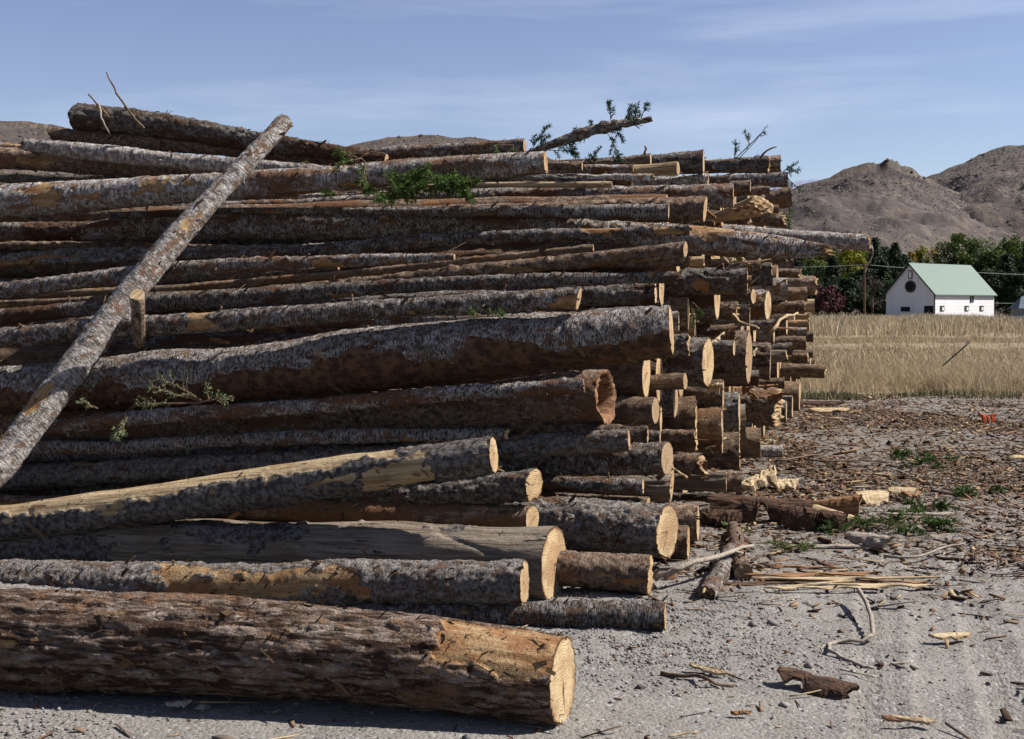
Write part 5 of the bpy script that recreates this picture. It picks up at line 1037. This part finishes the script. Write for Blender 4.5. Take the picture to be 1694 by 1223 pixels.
def crown(name, pts, nrm, size, tint, mat, parent, seed):
    rs = np.random.default_rng(seed); n = len(pts); u = rs.normal(0, 1, (n, 3)); u /= np.linalg.norm(u, axis=1)[:, None]
    w_ = nrm+rs.normal(0, .6, (n, 3)); v = np.cross(u, w_); v /= np.linalg.norm(v, axis=1)[:, None]+1e-9; u = np.cross(v, w_); u /= np.linalg.norm(u, axis=1)[:, None]+1e-9
    s_ = size*rs.uniform(.5, 1.3, n)[:, None]; a = rs.uniform(.5, 1, n)[:, None]
    V = np.stack([pts-u*s_*.5, pts+v*s_*a*.4, pts+u*s_*.5, pts-v*s_*a*.4], 1).reshape(-1, 3)
    return link(name, mesh_np(name, V, np.arange(n*4).reshape(n, 4), mat, smooth=False, attrs={'tint': np.repeat(np.clip(tint, 0, 1), 4)}), parent)
def tree(label, px, ytop, d, wpx, kind, mat, ybase=526, group='trees in the belt behind the barn', n=3200, seed=1):
    random.seed(seed); rs = np.random.default_rng(seed); b = unp(px, ybase, d); b.z = -.1; H = unp(px, ytop-9, d).z+.1; Wd = wpx*1.22/F*d/2
    t = thing('conifer' if kind == 'con' else 'broadleaf_tree', label, 'tree', b, None, group); tm = MB()
    if kind == 'con':
        tm.tube([(0, 0, 0), (.05, 0, H*.5), (0, 0, H*.98)], [H*.022, H*.014, .02], 7)
        nb = 95; k = n//nb; pts = []; nr = []; ti = []
        for i in range(nb):
            f = (i+.5)/nb; z = H*(.06+.93*f); a = rs.uniform(0, 6.283); ln = Wd*1.55*(1-f)**.95*rs.uniform(.65, 1.15)+.10
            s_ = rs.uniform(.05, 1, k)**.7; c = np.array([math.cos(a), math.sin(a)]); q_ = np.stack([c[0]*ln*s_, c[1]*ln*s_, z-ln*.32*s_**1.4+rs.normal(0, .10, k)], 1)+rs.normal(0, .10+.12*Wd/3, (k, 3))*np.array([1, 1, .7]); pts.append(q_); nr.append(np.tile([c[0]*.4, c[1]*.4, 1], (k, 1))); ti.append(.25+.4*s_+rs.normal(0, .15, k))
            if i % 4 == 0: tm.tube([(0, 0, z), (c[0]*ln*.8, c[1]*ln*.8, z-ln*.22)], [.05, .01], 4)
        sz = .40
    else:
        tm.tube([(0, 0, 0), (.1, .05, H*.3), (0, 0, H*.62)], [H*.03, H*.022, H*.01], 7); nb = 34 if kind == 'leaf' else 26; k = n//nb; pts = []; nr = []; ti = []
        for i in range(nb):
            f = rs.uniform(.12, 1); z = H*(.16+.80*f) if kind != 'pop' else H*(.08+.88*f); ra = Wd*math.sqrt(max(.05, 1-((f-.42)/.62)**2))*(.80 if kind != 'bush' else .9); a = rs.uniform(0, 6.283); rr_ = ra*math.sqrt(rs.uniform(.1, 1))
            c = np.array([math.cos(a)*rr_, math.sin(a)*rr_, z]); lr_ = Wd*rs.uniform(.18, .36); u = rs.normal(0, 1, (k, 3)); u /= np.linalg.norm(u, axis=1)[:, None]; rad = rs.uniform(.35, 1, k)[:, None]**.5*lr_*(1+.5*vn(u*2.2+i*9, seed))[:, None]
            pts.append(c+u*rad*np.array([1, 1, .95 if kind != 'pop' else 1.5])); nr.append(u); tc_ = rs.normal(0, .16); ti.append(.5+tc_+rs.normal(0, .17, k))
            tm.tube([(0, 0, min(z*.7, H*.55)), tuple(c*np.array([.5, .5, 1])-np.array([0, 0, lr_*.4])), tuple(c)], [H*.010, H*.006, .01], 4)
        sz = .42 if kind != 'bare' else .14
    if kind == 'bare': sz = .16
    p_ = np.concatenate(pts); p_[:, 2] = np.minimum(p_[:, 2], H); p_[:, 2] = np.maximum(p_[:, 2], .15)
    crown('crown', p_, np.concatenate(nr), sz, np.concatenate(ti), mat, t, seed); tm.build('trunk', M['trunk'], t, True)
TR = [
 ('dark spruce partly hidden behind the pile, farthest left of the belt', 1318, 425, 205, 60, 'con', 'lf_dark'),
 ('dark green tree behind the purple bush', 1352, 440, 212, 62, 'leaf', 'lf_green'),
 ('dark conifer between the purple bush and the yellow-green tree', 1378, 432, 200, 58, 'con', 'lf_dark'),
 ('bright yellow-green tree left of the utility pole', 1405, 413, 222, 60, 'leaf', 'lf_yel'),
 ('slim yellow-green tree just below the jutting log', 1368, 420, 226, 44, 'leaf', 'lf_yel'),
 ('purple-red leaved bush at the foot of the dark trees', 1374, 482, 186, 46, 'bush', 'lf_pur'),
 ('dark spruce directly right of the utility pole', 1448, 403, 218, 56, 'con', 'lf_dark'),
 ('bare brown tree beside the utility pole', 1443, 462, 184, 44, 'bare', 'lf_bare'),
 ('pointed dark spruce left of the barn roof peak', 1481, 411, 214, 54, 'con', 'lf_dark'),
 ('low dark spruce in front of the left barn corner trees', 1462, 440, 198, 50, 'con', 'lf_dark'),
 ('dark round tree filling the gap left of the barn wall', 1425, 455, 206, 60, 'leaf', 'lf_dark'),
 ('small orange-gold tree peeking out at the roof peak', 1505, 424, 236, 26, 'pop', 'lf_gold'),
 ('pale yellow-green poplar behind the barn ridge', 1523, 416, 240, 34, 'pop', 'lf_yel'),
 ('golden poplar behind the middle of the barn ridge', 1547, 418, 240, 34, 'pop', 'lf_gold'),
 ('wide green tree behind the barn, left of two', 1578, 396, 225, 78, 'leaf', 'lf_green'),
 ('tall green tree behind the right end of the barn roof', 1615, 402, 222, 76, 'leaf', 'lf_green'),
 ('green tree dipping lower between the tall ones at the right', 1642, 425, 214, 60, 'leaf', 'lf_green'),
 ('tall green tree at the right margin of the picture', 1668, 398, 225, 70, 'leaf', 'lf_green'),
 ('big dark conifer to the right of the barn', 1664, 430, 205, 78, 'con', 'lf_dark'),
 ('dark conifer at the very right margin', 1700, 415, 208, 80, 'con', 'lf_dark'),
 ('green broadleaf crown cut by the right margin', 1702, 404, 228, 60, 'leaf', 'lf_green'),
 ('dark low tree behind the right barn wall', 1638, 455, 200, 60, 'leaf', 'lf_dark'),
 ('dark undergrowth tree beside the small grey shed', 1682, 462, 198, 60, 'leaf', 'lf_dark'),
 ('dark understorey tree hidden low left of the barn', 1398, 470, 196, 60, 'leaf', 'lf_dark'),
 ('dark understorey tree right beside the shaded barn gable', 1470, 476, 192, 56, 'leaf', 'lf_dark'),
 ('dark tree behind the gap between the two pointed spruces', 1466, 418, 238, 50, 'leaf', 'lf_dark'),
 ('olive tree rising behind the utility pole', 1430, 416, 240, 54, 'leaf', 'lf_green'),
 ('dark tree behind the slim yellow-green tree', 1385, 418, 240, 56, 'leaf', 'lf_dark'),
 ('dark tree in the gap just left of the orange-gold one', 1493, 428, 232, 44, 'leaf', 'lf_dark'),
 ('olive broad tree farthest back at the end of the pile', 1335, 428, 240, 60, 'leaf', 'lf_green'),
 ('dark shrubby tree near the end of the pile', 1345, 475, 195, 56, 'leaf', 'lf_dark')]
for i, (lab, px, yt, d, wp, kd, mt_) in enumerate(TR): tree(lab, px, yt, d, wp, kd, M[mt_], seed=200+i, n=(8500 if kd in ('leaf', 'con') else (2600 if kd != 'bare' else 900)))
for i in range(7): tree('dark tree of the belt standing wholly beyond the right margin', 1760+i*52, 412+(i*17) % 30, 212+(i*13) % 20, 74, 'con' if i % 2 else 'leaf', M['lf_dark' if i % 2 else 'lf_green'], seed=300+i, n=2200, group='trees beyond the right margin')
